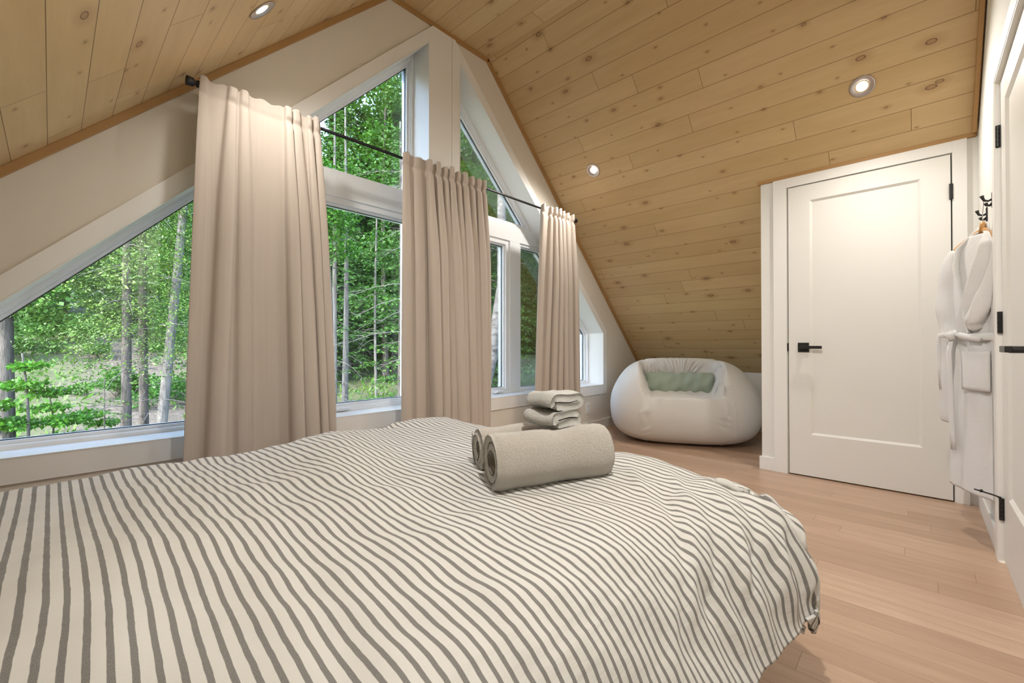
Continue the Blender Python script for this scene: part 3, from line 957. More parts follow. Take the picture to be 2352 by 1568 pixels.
tag(duvet, 'cream duvet with grey pinstripes lying rumpled over the bed', 'duvet')
# the turned-in corner hanging below the puffed edge
def corner_flap():
    """the duvet's turned-in corner, hanging from the hem"""
    i0 = int(np.argmin(np.abs(Av - 1.26))); i1 = int(np.argmin(np.abs(Av - (1.34 + FL_[-1] * 0.62))))
    n1, n2 = i1 - i0 + 1, 24
    mid = P3[(i0 + i1) // 2, 0]
    tip = Vector((mid[0] - 0.004, mid[1] + 0.004, mid[2] - 0.068))
    V, UV = [], []
    for i in range(n1):
        t = i / (n1 - 1)
        top = Vector(P3[i0 + i, 2])
        for j in range(n2):
            u = j / (n2 - 1)
            p = top.lerp(tip, u ** 1.1)
            w = 0.004 * math.sin(t * 17 + u * 4) * (1 - u * 0.6)
            p += Vector((-0.3, -0.9, 0)).normalized() * (w + 0.010 * math.sin(math.pi * t) * math.sin(math.pi * u))
            V.append(p); UV.append((1.2 + 0.17 * t + .05 * u, u * 0.1))
    return V, UV, n1
V, UV, nfl = corner_flap()
cf = mesh_np('corner_flap', V, grid_faces(nfl, 24), M_STRIPE, parent=duvet, uv=UV)
cm = cf.modifiers.new('thick', 'SOLIDIFY'); cm.thickness = 0.008

# ------------------------------------------------------------------ bean lounge chair
BC = Vector((4.235, 1.70, 0)); BA = math.atan2(-0.45, -0.89)   # faces this way
chair = empty('bean_bag_chair', BC, BA + math.pi / 2, label='cream two-seat bean bag lounge chair under the sloping ceiling by the closet', cat='bean bag chair')
# local axes: x to the sitter's right/left, -y is the front
def superell(n1, n2, cx, cy, cz, rx, ry, rz, e1, e2, fn=None):
    V = []
    for i in range(n1):
        th = -math.pi / 2 + math.pi * i / (n1 - 1)
        for j in range(n2):
            ph = 2 * math.pi * j / n2
            c1 = math.copysign(abs(math.cos(th)) ** e1, math.cos(th)); s1 = math.copysign(abs(math.sin(th)) ** e1, math.sin(th))
            c2 = math.copysign(abs(math.cos(ph)) ** e2, math.cos(ph)); s2 = math.copysign(abs(math.sin(ph)) ** e2, math.sin(ph))
            p = [cx + rx * c1 * c2, cy + ry * c1 * s2, cz + rz * s1]
            if fn: p = fn(p)
            V.append(p)
    return np.array(V), grid_faces(n1, n2, wrap_m=True)
def bean_fn(x, y):
    """height of the body above each footprint point, with the seat hollow"""
    return 0
def make_bean():
    n1, n2 = 190, 260
    V, F = superell(n1, n2, 0, 0, 0.39, 0.655, 0.50, 0.39, 0.50, 0.60)
    X, Y, Z = V[:, 0].copy(), V[:, 1].copy(), V[:, 2].copy()
    # taper upward, flat underside
    t = Z / 0.78
    k = 1.0 + 0.03 * np.sin(np.pi * t) - 0.17 * smoothstep(0.45, 1.0, t)
    X *= k; Y *= 1.0 - 0.10 * smoothstep(0.4, 1, t)
    # lean the front back
    Y += 0.10 * smoothstep(0.3, 1.0, t)
    # seat hollow: a rectangular pocket entered from the front and top
    hx = 1 - smoothstep(0.26, 0.39, np.abs(X + 0.02))
    hy = 1 - smoothstep(0.10, 0.20, Y)
    depth = hx * hy
    seat_z = 0.455 - 0.03 * np.clip(-Y / 0.4, 0, 1) + 0.02 * np.cos(X * 4)
    # rounded front lip
    Zs = np.minimum(Z, seat_z + 0.0)
    Z = Z * (1 - depth) + Zs * depth
    # crumples round the hollow and over the seat
    rim = 4 * depth * (1 - depth)
    ang = np.arctan2(Z - 0.55, X)
    irr = 0.55 + 0.45 * np.sin(X * 17 + 2.3) * np.sin(Z * 23 + Y * 11)
    cr = 0.020 * np.sin(ang * 38 + 5 * np.sin(Y * 17) + 3 * np.sin(Z * 25)) * rim * irr
    cr += 0.012 * irr * np.sin(X * 50 + 4 * np.sin(Y * 13) + 3 * np.sin(X * 9)) * smoothstep(.2, .8, depth) * smoothstep(0.36, 0.44, Z)
    band = np.exp(-((Z - 0.69) / 0.07) ** 2) * (np.abs(X) < 0.36)
    cr += 0.014 * irr * np.sin(X * 80 + 2 * np.sin(Z * 30) + 3 * np.sin(X * 13)) * band
    R = np.sqrt(X * X + Y * Y) + 1e-6
    X += cr * X / R; Y += cr * Y / R; Z += cr * 0.8
    Z = np.maximum(Z, 0.0) 
    return np.stack([X, Y, Z], 1), F
V, F = make_bean()
body = mesh_np('body', V, F, M_BEAN, parent=chair)
# side seams
for sx in (-0.40, 0.40):
    pts = []
    for k in range(14):
        z = 0.04 + 0.36 * k / 13
        d = np.linalg.norm(V[:, [0, 2]] - np.array([sx, z]), axis=1) + np.where(V[:, 1] > -0.1, 10, 0)
        i = int(np.argmin(d)); pts.append((V[i, 0], V[i, 1] - 0.0005, V[i, 2]))
    tube('seam', pts, 0.0022, M_BEAN, body, seg=6)
# green bolster pillow lying in the hollow
def make_pillow():
    n1, n2 = 90, 48
    V = []
    for i in range(n1):
        t = i / (n1 - 1)
        x = -0.315 + 0.63 * t
        e = 1 - abs(2 * t - 1) ** 9
        for j in range(n2):
            ph = 2 * math.pi * j / n2
            ry, rz = 0.075 * (0.35 + 0.65 * e), 0.108 * (0.80 + 0.20 * e)
            w = 1 + 0.06 * math.sin(ph * 5 + t * 19) + 0.05 * math.sin(t * 43 + ph * 2)
            V.append((x + 0.006 * math.sin(ph * 3), ry * w * math.cos(ph), rz * w * math.sin(ph) - 0.012 * math.sin(math.pi * t)))
    b = []
    F = list(map(tuple, grid_faces(n1, n2, wrap_m=True)))
    return np.array(V), np.array(F)
V, F = make_pillow()
pil = empty('pillow', chair.matrix_world @ Vector((0, 0, 0)), label='small sage green linen pillow lying in the hollow of the bean bag chair', cat='pillow')
Rm = Matrix.Translation(BC) @ Matrix.Rotation(BA + math.pi / 2, 4, 'Z')
pil.matrix_world = Rm @ Matrix.Translation((-0.02, -0.01, 0.545)) @ Matrix.Rotation(math.radians(-14), 4, 'X')
mesh_np('pillow_cover', V, F, M_PILLOW, parent=pil)

# ------------------------------------------------------------------ towels
def spiral_roll(length, turns, r0, r1, flat=(1.0, 1.0), core=0.018, wob=0.004, seed=0):
    """a towel rolled up: thick spiral section swept along local x"""
    rg = np.random.default_rng(seed)
    n = int(turns * 44)
    th = np.linspace(0, turns * 2 * math.pi, n)
    sp = -math.pi * 0.62
    r = core + (r1 - core) * (th / th[-1])
    thick = (r1 - core) / turns * 0.46
    prof = []
    ex = []
    for k in range(n):
        rr = r[k] + thick * 0.96
        prof.append((rr * math.cos(th[k] + sp), rr * math.sin(th[k] + sp)))
    inner = []
    for k in range(n - 1, -1, -1):
        rr = r[k] - thick * 0.96
        inner.append((rr * math.cos(th[k] + sp), rr * math.sin(th[k] + sp)))
    sec = np.array(prof + inner)
    m = len(sec)
    nx = 46
    V = []
    for i in range(nx):
        t = i / (nx - 1)
        x = (t - 0.5) * length
        e = min(t, 1 - t)
        rnd = 1 - 0.06 * math.exp(-(e / 0.03) ** 2)
        sc = rnd * (1 + 0.03 * math.sin(t * 7 + seed) + 0.02 * math.sin(t * 15 + 2 * seed))
        c = sec * sc + 0.0012 * np.sin(np.arange(m)[:, None] * np.array([1.7, 2.3]) + i * 2.1)
        wx = 0.004 * np.sin(np.arange(m) * 0.05 + seed) * (1 if e < 0.02 else 0.3)
        V.append(np.stack([np.full(m, x) + wx, c[:, 0] * flat[0], c[:, 1] * flat[1]], 1))
    V = np.concatenate(V)
    F = [tuple(f) for f in grid_faces(nx, m, wrap_m=True)]
    # end strips between the outer and the inner line of the spiral
    for i in (0, nx - 1):
        for k in range(n - 1):
            a, b_ = i * m + k, i * m + k + 1
            c_, d_ = i * m + (m - 2 - k), i * m + (m - 1 - k)
            F.append((a, d_, c_, b_) if i == 0 else (a, b_, c_, d_))
    return V, np.array(F)
T1 = Vector((0.985, 0.775, 0)); TD = Vector((0.336, -0.165, 0)).normalized()
ta = math.atan2(TD.y, TD.x)
TN = Vector((-TD.y, TD.x, 0))
V, F = spiral_roll(0.375, 2.2, 0, 0.083, (0.88, 0.97), core=0.030, seed=1)
ro = -0.6
def roll(name, center, V, F, spin, m, label):
    c, s = math.cos(spin), math.sin(spin)
    V2 = V.copy()
    o = mesh_np(name, V2, F, m)
    o.location = center; o.rotation_euler = (0, math.radians(-1.2), ta)
    return tag(o, label, 'towel', 'rolled bath towels on the bed')
c1 = T1 + TN * 0.045
roll('rolled_towel', (c1.x + 0.03, c1.y, 0.582), V, F, 0, M_TOWEL, 'large cream bath towel rolled up, front one of the two rolls on the bed')
V2, F2 = spiral_roll(0.365, 2.4, 0, 0.078, (0.88, 0.98), core=0.026, seed=4)
c2 = T1 + TN * 0.045 + TN * 0.158 - TD * 0.0
roll('rolled_towel', (c2.x + 0.03, c2.y, 0.580), V2, F2, 0, M_TOWEL, 'cream bath towel rolled up behind the front roll, under the folded hand towels')
def folded(L, Wd, H, seed):
    """hand towel folded over: a flat U roll section swept along local x"""
    rg = np.random.default_rng(seed)
    # centre line of the section in (y, z)
    h = H / 2
    line = []
    yb = Wd / 2 - h / 2
    q = h / 2
    for k in range(10): line.append((-yb + 2 * yb * k / 9, -q))             # bottom layer
    for k in range(1, 9): a = -math.pi / 2 + math.pi * k / 9; line.append((yb + q * math.cos(a), q * math.sin(a)))
    for k in range(10): line.append((yb - (2 * yb) * k / 9, q))
    for k in range(1, 9): a = math.pi / 2 + math.pi * 0.86 * k / 9; line.append((-yb + q * math.cos(a), q * math.sin(a)))
    line = np.array(line)
    d = np.gradient(line, axis=0); d /= np.linalg.norm(d, axis=1, keepdims=True)
    nn = np.stack([-d[:, 1], d[:, 0]], 1)
    w = q * 0.86
    m_ = len(line)
    tp = np.ones(m_); tp[-1] = 0.5; tp[0] = 0.9
    sec = np.concatenate([line + nn * w * tp[:, None], (line - nn * w * tp[:, None])[::-1]])
    m = len(sec); nx = 26
    V = []
    for i in range(nx):
        t = i / (nx - 1); e = min(t, 1 - t)
        k = 1 - 0.05 * math.exp(-(e / 0.05) ** 2)
        sag = 0.003 * math.sin(t * 6 + seed)
        V.append(np.stack([np.full(m, (t - .5) * L) + 0.003 * np.sin(np.arange(m) * 0.4 + seed), sec[:, 0] * k * (1 + .02 * math.sin(t * 5 + seed)), sec[:, 1] * k + sag + .002 * np.sin(sec[:, 0] * 60 + seed)], 1))
    V = np.concatenate(V)
    F = [tuple(f) for f in grid_faces(nx, m, wrap_m=True)]
    for i in (0, nx - 1):
        for k in range(m_ - 1):
            a, b_ = i * m + k, i * m + k + 1; c_, d_ = i * m + (m - 2 - k), i * m + (m - 1 - k)
            F.append((a, d_, c_, b_) if i == 0 else (a, b_, c_, d_))
    return V, np.array(F)
hc = T1 + TN * 0.11 + TD * 0.05
for k, (z, dx, da, lab) in enumerate(((0.682, 0.0, 0.06, 'small folded cream hand towel, lower of the two stacked on the rolls'),
                                      (0.736, 0.006, -0.06, 'small folded cream hand towel on top of the stack on the bed'))):
    V, F = folded(0.125, 0.118, 0.056, k * 3 + 1)
    o = mesh_np('folded_hand_towel', V, F, M_TOWEL2)
    o.location = (hc.x + dx + 0.02, hc.y, z)
    o.rotation_euler = (0, 0, math.radians(-99) + da)
    s_ = o.modifiers.new('soft', 'SUBSURF'); s_.levels = 1; s_.render_levels = 1
    tag(o, lab, 'towel', 'folded hand towels stacked on the bed')

# ------------------------------------------------------------------ hooks, hanger, robe
YWF = YF + 0.005
def coat_hook(x, z, label):
    h = empty('coat_hook', (x, YWF, z), label=label, cat='coat hook', group='black coat hooks on the wall by the closet')
    b = bmesh.new()
    add_box(b, -0.011, 0.011, 0.0, 0.006, -0.035, 0.035)
    obj('back_plate', b, M_BLACK, h, bevel=0.003)
    K = 0.72
    for up, r in ((1, 0.045), (0, 0.032)):
        b = bmesh.new()
        if up: pts = [(0, 0.004, 0.005), (0, 0.022, -0.004), (0, 0.040, 0.004), (0, 0.047, 0.022), (0, 0.050, 0.034)]
        else: pts = [(0, 0.004, -0.022), (0, 0.016, -0.034), (0, 0.028, -0.030), (0, 0.034, -0.016)]
        pts = [(p[0], p[1] * K, p[2] * K) for p in pts]
        add_tube(b, pts, [0.005, 0.0045, 0.005, 0.006, 0.008], 12) if up else add_tube(b, pts, [0.006, 0.0055, 0.006, 0.008], 12)
        obj('prong', b, M_BLACK, h, smooth=True)
    return h
coat_hook(2.93, 1.572, 'black double coat hook nearest the door casing, above the robe hanger')
coat_hook(3.16, 1.556, 'black double coat hook nearest the closet corner')
RC = Vector((2.975, -0.222, 0)); RA = math.radians(30)
RM = Matrix.Translation(RC) @ Matrix.Rotation(RA, 4, 'Z')      # local x = along the hanger, +y = front
hang = empty('coat_hanger', (0, 0, 0), label='wooden coat hanger with wire hook holding the white robe', cat='coat hanger')
hang.matrix_world = RM
b = bmesh.new()
pts = [(-0.215, 0, 1.405), (-0.15, 0, 1.445), (-0.07, 0, 1.482), (0, 0, 1.505), (0.07, 0, 1.482), (0.15, 0, 1.445), (0.215, 0, 1.405)]
add_tube(b, pts, [0.011, 0.014, 0.014, 0.015, 0.014, 0.014, 0.011], 12, True, (0.65, 1.1))
obj('shoulder_bar', b, M_HANGER, hang, smooth=True)
b = bmesh.new()
add_tube(b, [(0, 0, 1.495), (0, 0, 1.53), (0, 0, 1.548)], [0.014, 0.012, 0.010], 12)
obj('neck', b, M_HANGER, hang, smooth=True)
b = bmesh.new()
inv = RM.inverted()
hp = inv @ Vector((2.93, YWF + 0.030, 1.645))
add_tube(b, [(0, 0, 1.545), (0.004, 0, 1.575), (hp.x * .6, hp.y * .6, 1.62), (hp.x, hp.y, 1.648), (hp.x - 0.008, hp.y - 0.004, 1.636)], 0.0017, 8)
obj('wire_hook', b, M_STEEL, hang, smooth=True)

robe = empty('bathrobe', (0, 0, 0), label='white terry bathrobe with tied belt hanging on the wall beside the closet door', cat='bathrobe')
robe.matrix_world = RM
def loft(secs, seg=64, cap=True):
    """secs: list of (z, cx, cy, rx, ry, fold_amp, n_fold, phase)"""
    V = []
    for (z, cx, cy, rx, ry, fa, nf, ph) in secs:
        for k in range(seg):
            a = 2 * math.pi * k / seg
            w = 1 + fa * math.sin(a * nf + ph) + fa * 0.5 * math.sin(a * (nf * 2 + 1) + ph * 2)
            V.append((cx + rx * w * math.cos(a), cy + ry * w * math.sin(a), z))
    return np.array(V), grid_faces(len(secs), seg, wrap_m=True)
def interp_secs(keys, n):
    keys = np.array(keys, float)
    zz = np.linspace(keys[0, 0], keys[-1, 0], n)
    order = np.argsort(keys[:, 0])
    cols = [np.interp(zz, keys[order, 0], keys[order, c]) for c in range(1, keys.shape[1])]
    # soften
    out = []
    for c in cols:
        p = np.pad(c, 3, mode='edge'); out.append(np.convolve(p, np.ones(7) / 7, 'valid'))
    return [(zz[i],) + tuple(c[i] for c in out) for i in range(n)]
body_keys = [(1.480, 0, 0, .050, .030, .00, 7, 0), (1.455, 0, 0, .110, .036, .01, 7, 0), (1.415, 0, .0, .175, .042, .02, 7, .2), (1.34, 0, .002, .185, .046, .04, 7, .5),
             (1.15, .0, .004, .165, .050, .06, 7, 1.0), (1.00, -.005, .004, .135, .050, .08, 7, 1.4), (.945, -.005, .004, .120, .047, .10, 7, 1.6),
             (.88, -.005, .004, .140, .052, .09, 7, 1.9), (.65, -.01, .002, .170, .056, .06, 7, 2.4), (.35, -.01, 0, .195, .058, .05, 7, 2.9), (.17, -.01, 0, .205, .058, .05, 7, 3.2)]
V, F = loft(interp_secs(body_keys, 110))
bo = mesh_np('robe_body', V, F, M_ROBE, parent=robe)
so = bo.modifiers.new('thick', 'SOLIDIFY'); so.thickness = 0.006
# sleeves: from the shoulder ends down in front, slightly bent
def sleeve(sx, pts, radii, flat):
    b = bmesh.new()
    P = []; R_ = []
    n = 34
    pts = np.array(pts); L = np.linspace(0, 1, len(pts)); t = np.linspace(0, 1, n)
    for k in range(n):
        p = [np.interp(t[k], L, pts[:, c]) for c in range(3)]
        r = np.interp(t[k], L, radii) * (1 + 0.05 * math.sin(t[k] * 30 + sx))
        P.append(p); R_.append(r)
    add_tube(b, P, R_, 28, True, flat)
    o = obj('sleeve', b, M_ROBE, robe, smooth=True)
    s = o.modifiers.new('soft', 'SUBSURF'); s.levels = 1; s.render_levels = 1
    return o
sleeve(1, [(.140, .0, 1.425), (.168, .010, 1.37), (.180, .018, 1.25), (.182, .024, 1.10), (.165, .026, .98), (.162, .026, .88), (.175, .020, .70), (.182, .014, .48)], [.035, .048, .050, .052, .046, .042, .046, .050], (0.72, 1.0))
sleeve(-1, [(-.140, .0, 1.425), (-.170, .022, 1.37), (-.165, .046, 1.28), (-.135, .062, 1.18), (-.090, .070, 1.09), (-.05, .068, 1.03), (-.04, .060, 1.0), (-.04, .05, .98)], [.035, .050, .054, .054, .050, .046, .040, .030], (0.72, 1.0))
# shawl collar and lapels crossing at the front
def lapel(side, pts, w, name='lapel'):
    b = bmesh.new()
    P = [Vector(p) for p in pts]
    n = 40
    A = np.array(pts); L = np.linspace(0, 1, len(A)); t = np.linspace(0, 1, n)
    Q = [[np.interp(t[k], L, A[:, c]) for c in range(3)] for k in range(n)]
    rr = [w * (0.8 + 0.2 * math.sin(math.pi * k / (n - 1))) * (1 + 0.03 * math.sin(k)) for k in range(n)]
    add_tube(b, Q, rr, 20, True, (1.0, 0.36))
    o = obj(name, b, M_ROBE, robe, smooth=True)
    return o
lapel(1, [(.010, -.020, 1.505), (.055, .004, 1.480), (.085, .038, 1.42), (.080, .054, 1.32), (.045, .060, 1.18), (.010, .062, 1.04), (-.005, .058, .955)], .030)
lapel(-1, [(-.010, -.020, 1.505), (-.055, .004, 1.480), (-.085, .038, 1.42), (-.075, .056, 1.32), (-.035, .064, 1.18), (.015, .066, 1.04), (.025, .062, .955)], .030)
b = bmesh.new()
add_tube(b, [(-.06, .0, 1.478), (-.035, -.024, 1.512), (0, -.032, 1.522), (.035, -.024, 1.512), (.06, .0, 1.478)], [.022, .026, .027, .026, .022], 16, True, (.7, 1.1))
obj('collar', b, M_ROBE, robe, smooth=True)
# belt with knot and hanging ends
b = bmesh.new()
pts = []
for k in range(41):
    a = 2 * math.pi * k / 40
    pts.append((-.005 + .150 * math.cos(a), .004 + .062 * math.sin(a), .945 + 0.006 * math.sin(3 * a) + 0.014 * math.cos(a)))
add_tube(b, pts, 0.019, 12, False, (0.45, 1.0))
belt = obj('belt', b, M_ROBE, robe, smooth=True)
b = bmesh.new()
add_tube(b, [(.070, .070, .965), (.078, .082, .948), (.072, .074, .925)], [.016, .022, .016], 12)
add_tube(b, [(.050, .072, .955), (.010, .080, .945), (-.04, .078, .935), (-.085, .072, .925)], [.012, .016, .014, .010], 12, True, (.7, 1.1))
obj('knot', b, M_ROBE, belt, smooth=True)
for pts in ([(.076, .078, .940), (.088, .082, .86), (.090, .076, .72), (.096, .070, .56), (.092, .068, .44), (.090, .066, .36)],
            [(.130, .060, .955), (.185, .060, .95), (.200, .055, .88), (.196, .052, .78), (.190, .050, .66)]):
    b = bmesh.new()
    add_tube(b, pts, [.011, .013, .013, .013, .013, .012][:len(pts)], 12, True, (.5, 1.2))
    obj('belt_end', b, M_ROBE, belt, smooth=True)
# patch pocket
def pocket():
    V = []
    for i in range(12):
        for j in range(12):
            x = -.125 + .145 * i / 11; z = .68 + .19 * j / 11
            y = .002 + .058 * math.sqrt(max(0, 1 - ((x + .01) / .19) ** 2)) + 0.008 + .003 * math.sin(math.pi * i / 11) * math.sin(math.pi * j / 11)
            V.append((x, y, z))
    return V
p = mesh_np('pocket', pocket(), grid_faces(12, 12), M_ROBE, parent=robe)
so = p.modifiers.new('thick', 'SOLIDIFY'); so.thickness = 0.008

# settle the cloth against the wall and the casing, and match its hanging length
def zmap(z):
    return 0.955 + (z - 0.945) * 0.879 if z > 0.945 else 0.22 + (z - 0.17) * (0.735 / 0.775)
for root in (robe, hang):
    stack = list(root.children)
    while stack:
        ob = stack.pop()
        stack += list(ob.children)
        for v in ob.data.vertices:
            v.co.z = zmap(v.co.z)
            w = RM @ v.co
            lim = YWF + 0.010
            if w.y < lim + 0.02: w.y = lim + 0.02 * math.exp((w.y - lim - 0.02) / 0.02)
            if w.x < 2.86: w.x = 2.835 + 0.025 * math.exp((w.x - 2.86) / 0.025)
            v.co = inv @ w

# ------------------------------------------------------------------ outside: hillside and forest
def ground_z(x, y):
    base = -1.8 + np.maximum(0, y - 10) * 0.16
    base = base + 0.12 * np.sin(x * 0.7 + 1) * np.sin(y * 0.5) + 0.05 * np.sin(x * 2.3) * np.sin(y * 1.9 + 2)
    return base + 0.02 * np.maximum(0, x - 6)
gx = np.linspace(-24, 78, 240); gy = np.linspace(3.4, 75, 180)
GX, GY = np.meshgrid(gx, gy, indexing='ij')
GZ = ground_z(GX, GY)
def ground_mat():
    n = NT('forest_floor')
    v = n.coords()
    a = n.noise(v, 0.45, 5, 0.65); b_ = n.noise(v, 6.0, 5, 0.7); c = n.noise(v, 40.0, 3, 0.7)
    dirt = n.ramp(b_, [(0.3, (0.025, 0.02, 0.015)), (0.55, (0.068, 0.056, 0.042)), (0.8, (0.14, 0.122, 0.10))])
    moss = n.ramp(c, [(0.3, (0.02, 0.045, 0.008)), (0.7, (0.08, 0.13, 0.025))])
    # sandy track climbing away from the house on the left
    sp = n.n('ShaderNodeSeparateXYZ'); n.l(v, sp.inputs[0])
    cx = n.math('ADD', n.math('MULTIPLY', sp.outputs[1], 0.075), 0.55)
    dd = n.math('ABSOLUTE', n.math('SUBTRACT', sp.outputs[0], cx))
    w = n.math('ADD', dd, n.math('MULTIPLY', n.math('SUBTRACT', a, 0.5), 5.0))
    mr = n.n('ShaderNodeMapRange', interpolation_type='SMOOTHSTEP'); n.l(w, mr.inputs[0])
    mr.inputs[1].default_value = 0.8; mr.inputs[2].default_value = 2.4; mr.inputs[3].default_value = 1; mr.inputs[4].default_value = 0
    near = n.n('ShaderNodeMapRange'); n.l(sp.outputs[1], near.inputs[0])
    near.inputs[1].default_value = 27; near.inputs[2].default_value = 33; near.inputs[3].default_value = 1; near.inputs[4].default_value = 0.2
    f = n.math('MULTIPLY', mr.outputs[0], near.outputs[0])
    dark = n.mix(n.math('MULTIPLY', b_, 1.0), moss, (0.06, 0.042, 0.028))
    n.l(n.mix(f, dark, dirt), n.b.inputs['Base Color'])
    n.b.inputs['Roughness'].default_value = 1.0
    n.bump(b_, 0.6, 0.08)
    return n.m
V = np.stack([GX.ravel(), GY.ravel(), GZ.ravel()], 1)
tag(mesh_np('ground', V, grid_faces(240, 180), ground_mat()), kind='structure')

def leaf_mat(name, c0, c1, trans=0.35):
    n = NT(name)
    c0 = (c0[0] * .50, c0[1] * .66, c0[2] * .50); c1 = (c1[0] * .56, c1[1] * .76, c1[2] * .50)
    v = n.coords()
    oi = n.n('ShaderNodeObjectInfo')
    f = n.noise(v, 1.6, 4, 0.7)
    g = n.noise(v, 14.0, 2, 0.6)
    fac = n.math('ADD', n.math('MULTIPLY', f, 0.8), n.math('ADD', n.math('MULTIPLY', g, 0.5), n.math('MULTIPLY', oi.outputs['Random'], 0.25)))
    col = n.ramp(fac, [(0.45, c0), (0.95, c1)])
    n.l(col, n.b.inputs['Base Color'])
    n.b.inputs['Roughness'].default_value = 0.55
    n.b.inputs['Specular IOR Level'].default_value = 0.35
    tl = n.n('ShaderNodeBsdfTranslucent'); n.l(col, tl.inputs[0])
    ms = n.n('ShaderNodeMixShader'); ms.inputs[0].default_value = trans
    n.l(n.b.outputs[0], ms.inputs[1]); n.l(tl.outputs[0], ms.inputs[2])
    n.l(ms.outputs[0], n.out.inputs[0])
    return n.m
M_FIR = leaf_mat('fir_needles', (0.014, 0.042, 0.012), (0.060, 0.13, 0.032), 0.2)
M_FIRL = leaf_mat('young_fir_needles', (0.03, 0.085, 0.018), (0.115, 0.20, 0.04), 0.25)
M_CEDAR = leaf_mat('cedar_sprays', (0.025, 0.06, 0.010), (0.13, 0.185, 0.035), 0.2)
M_MAPLE = leaf_mat('maple_leaves', (0.025, 0.10, 0.008), (0.085, 0.20, 0.018), 0.4)
M_BROAD = leaf_mat('broad_leaves', (0.010, 0.042, 0.005), (0.06, 0.15, 0.016), 0.35)
M_GRASS = leaf_mat('undergrowth', (0.03, 0.085, 0.012), (0.14, 0.24, 0.04), 0.35)
def bark(name, c0, c1, sc=(18, 18, 3)):
    n = NT(name)
    c0 = tuple(c * 0.8 for c in c0); c1 = tuple(c * 0.8 for c in c1)
    v = n.coords('Object', sc)
    f = n.noise(v, 1.0, 5, 0.7)
    n.l(n.ramp(f, [(0.35, c0), (0.65, c1)]), n.b.inputs['Base Color'])
    n.b.inputs['Roughness'].default_value = 0.95
    n.bump(f, 0.8, 0.03)
    return n.m
M_BARK = bark('dark_bark', (0.02, 0.018, 0.016), (0.085, 0.075, 0.068))
M_BARKL = bark('pale_bark', (0.05, 0.047, 0.045), (0.16, 0.15, 0.14))
M_BIRCH = bark('birch_bark', (0.06, 0.055, 0.052), (0.32, 0.31, 0.30), (5, 5, 9))
M_TWIG = plain('dead_twigs', (0.085, 0.082, 0.08), 0.9)

def leaves(P, D, Wd, L, w, rg):
    """diamond leaves at P pointing along D, with width vectors Wd"""
    D = D / (np.linalg.norm(D, axis=1, keepdims=True) + 1e-9)
    Wd = Wd - D * np.sum(Wd * D, 1, keepdims=True)
    Wd = Wd / (np.linalg.norm(Wd, axis=1, keepdims=True) + 1e-9)
    L = L[:, None]; w = w[:, None]
    up = np.cross(D, Wd)
    a = P; b = P + D * L * 0.45 + Wd * w * .5 + up * L * 0.06; c = P + D * L; d = P + D * L * 0.45 - Wd * w * .5 + up * L * 0.06
    V = np.stack([a, b, c, d], 1).reshape(-1, 3)
    F = np.arange(len(V)).reshape(-1, 4)
    return V, F
def conifer_leaves(H, base, R, seed, whorl=0.30, nb=6, per=55, L=(.10, .20), droop=0.25, shape=1.0, tw=0.32, one=None, clump=0):
    rg = np.random.default_rng(seed)
    P, D, Wv, LL = [], [], [], []
    z = base
    while z < H - 0.15:
        t = (z - base) / (H - base)
        Rz = R * (1 - t) ** shape * (0.75 + 0.5 * rg.random()) + 0.15
        n_ = nb
        a0 = rg.random() * 6.28
        for k in range(n_):
            a = a0 + 6.283 * k / n_ + rg.normal(0, .25)
            if one is not None and rg.random() > one: continue
            rad = np.array([math.cos(a), math.sin(a), 0]); sd_ = np.array([-math.sin(a), math.cos(a), 0])
            Lb = Rz * (0.7 + 0.5 * rg.random())
            m = int(per * (0.35 + 0.65 * Lb / R))
            u = rg.random(m) ** 0.75
            side = rg.uniform(-1, 1, m) * tw * (1.05 - u * .8) * Lb * 0.8
            zz = z - droop * Lb * u ** 1.4 + 0.10 * Lb * u * (1 if t > .6 else 0) + rg.normal(0, .03, m) - 0.10 * np.abs(side)
            p = rad[None] * (u * Lb)[:, None] + sd_[None] * side[:, None]; p[:, 2] = zz
            d = rad[None] * (0.75 + 0 * u)[:, None] + sd_[None] * (np.sign(side) * 0.8)[:, None] + rg.normal(0, .25, (m, 3)); d[:, 2] -= 0.15
            P.append(p); D.append(d)
            wv = np.tile(np.cross(rad, [0, 0, 1.0]), (m, 1)) + rg.normal(0, .4, (m, 3)); Wv.append(wv)
            LL.append(rg.uniform(L[0], L[1], m))
        z += whorl * (0.8 + 0.4 * rg.random())
    P = np.concatenate(P); D = np.concatenate(D); Wv = np.concatenate(Wv); LL = np.concatenate(LL)
    if clump:
        q = np.sin(P[:, 0] * 9 + 1.3 * np.sin(P[:, 2] * 7)) + np.sin(P[:, 1] * 10 + 2 + np.sin(P[:, 0] * 6)) + np.sin(P[:, 2] * 12 + np.sin(P[:, 1] * 8) * 1.5)
        k = q > clump * rg.uniform(.2, 1.8, len(P)) - .5
        P, D, Wv, LL = P[k], D[k], Wv[k], LL[k]
        D = D + rg.normal(0, .5, D.shape)
    return leaves(P, D, Wv, LL, LL * 0.42, rg)
def cloud_leaves(blobs, n, L, seed, flat=0.5, horiz=0.6):
    """leaves in layered clouds; blobs: (x, y, z, r)"""
    rg = np.random.default_rng(seed)
    B = np.array(blobs); w = B[:, 3] ** 2; idx = rg.choice(len(B), n, p=w / w.sum())
    q = rg.normal(0, 1, (n, 3)); q /= np.linalg.norm(q, axis=1, keepdims=True)
    r = rg.random(n) ** 0.4
    P = B[idx, :3] + q * (r * B[idx, 3])[:, None] * np.array([1, 1, flat])
    D = q * np.array([1, 1, 0.2]) + rg.normal(0, .5, (n, 3)); D[:, 2] -= 0.25
    Wv = rg.normal(0, 1, (n, 3)); Wv[:, 2] *= (1 - horiz)
    LL = rg.uniform(L[0], L[1], n)
    return leaves(P, D, Wv, LL, LL * 0.75, rg)
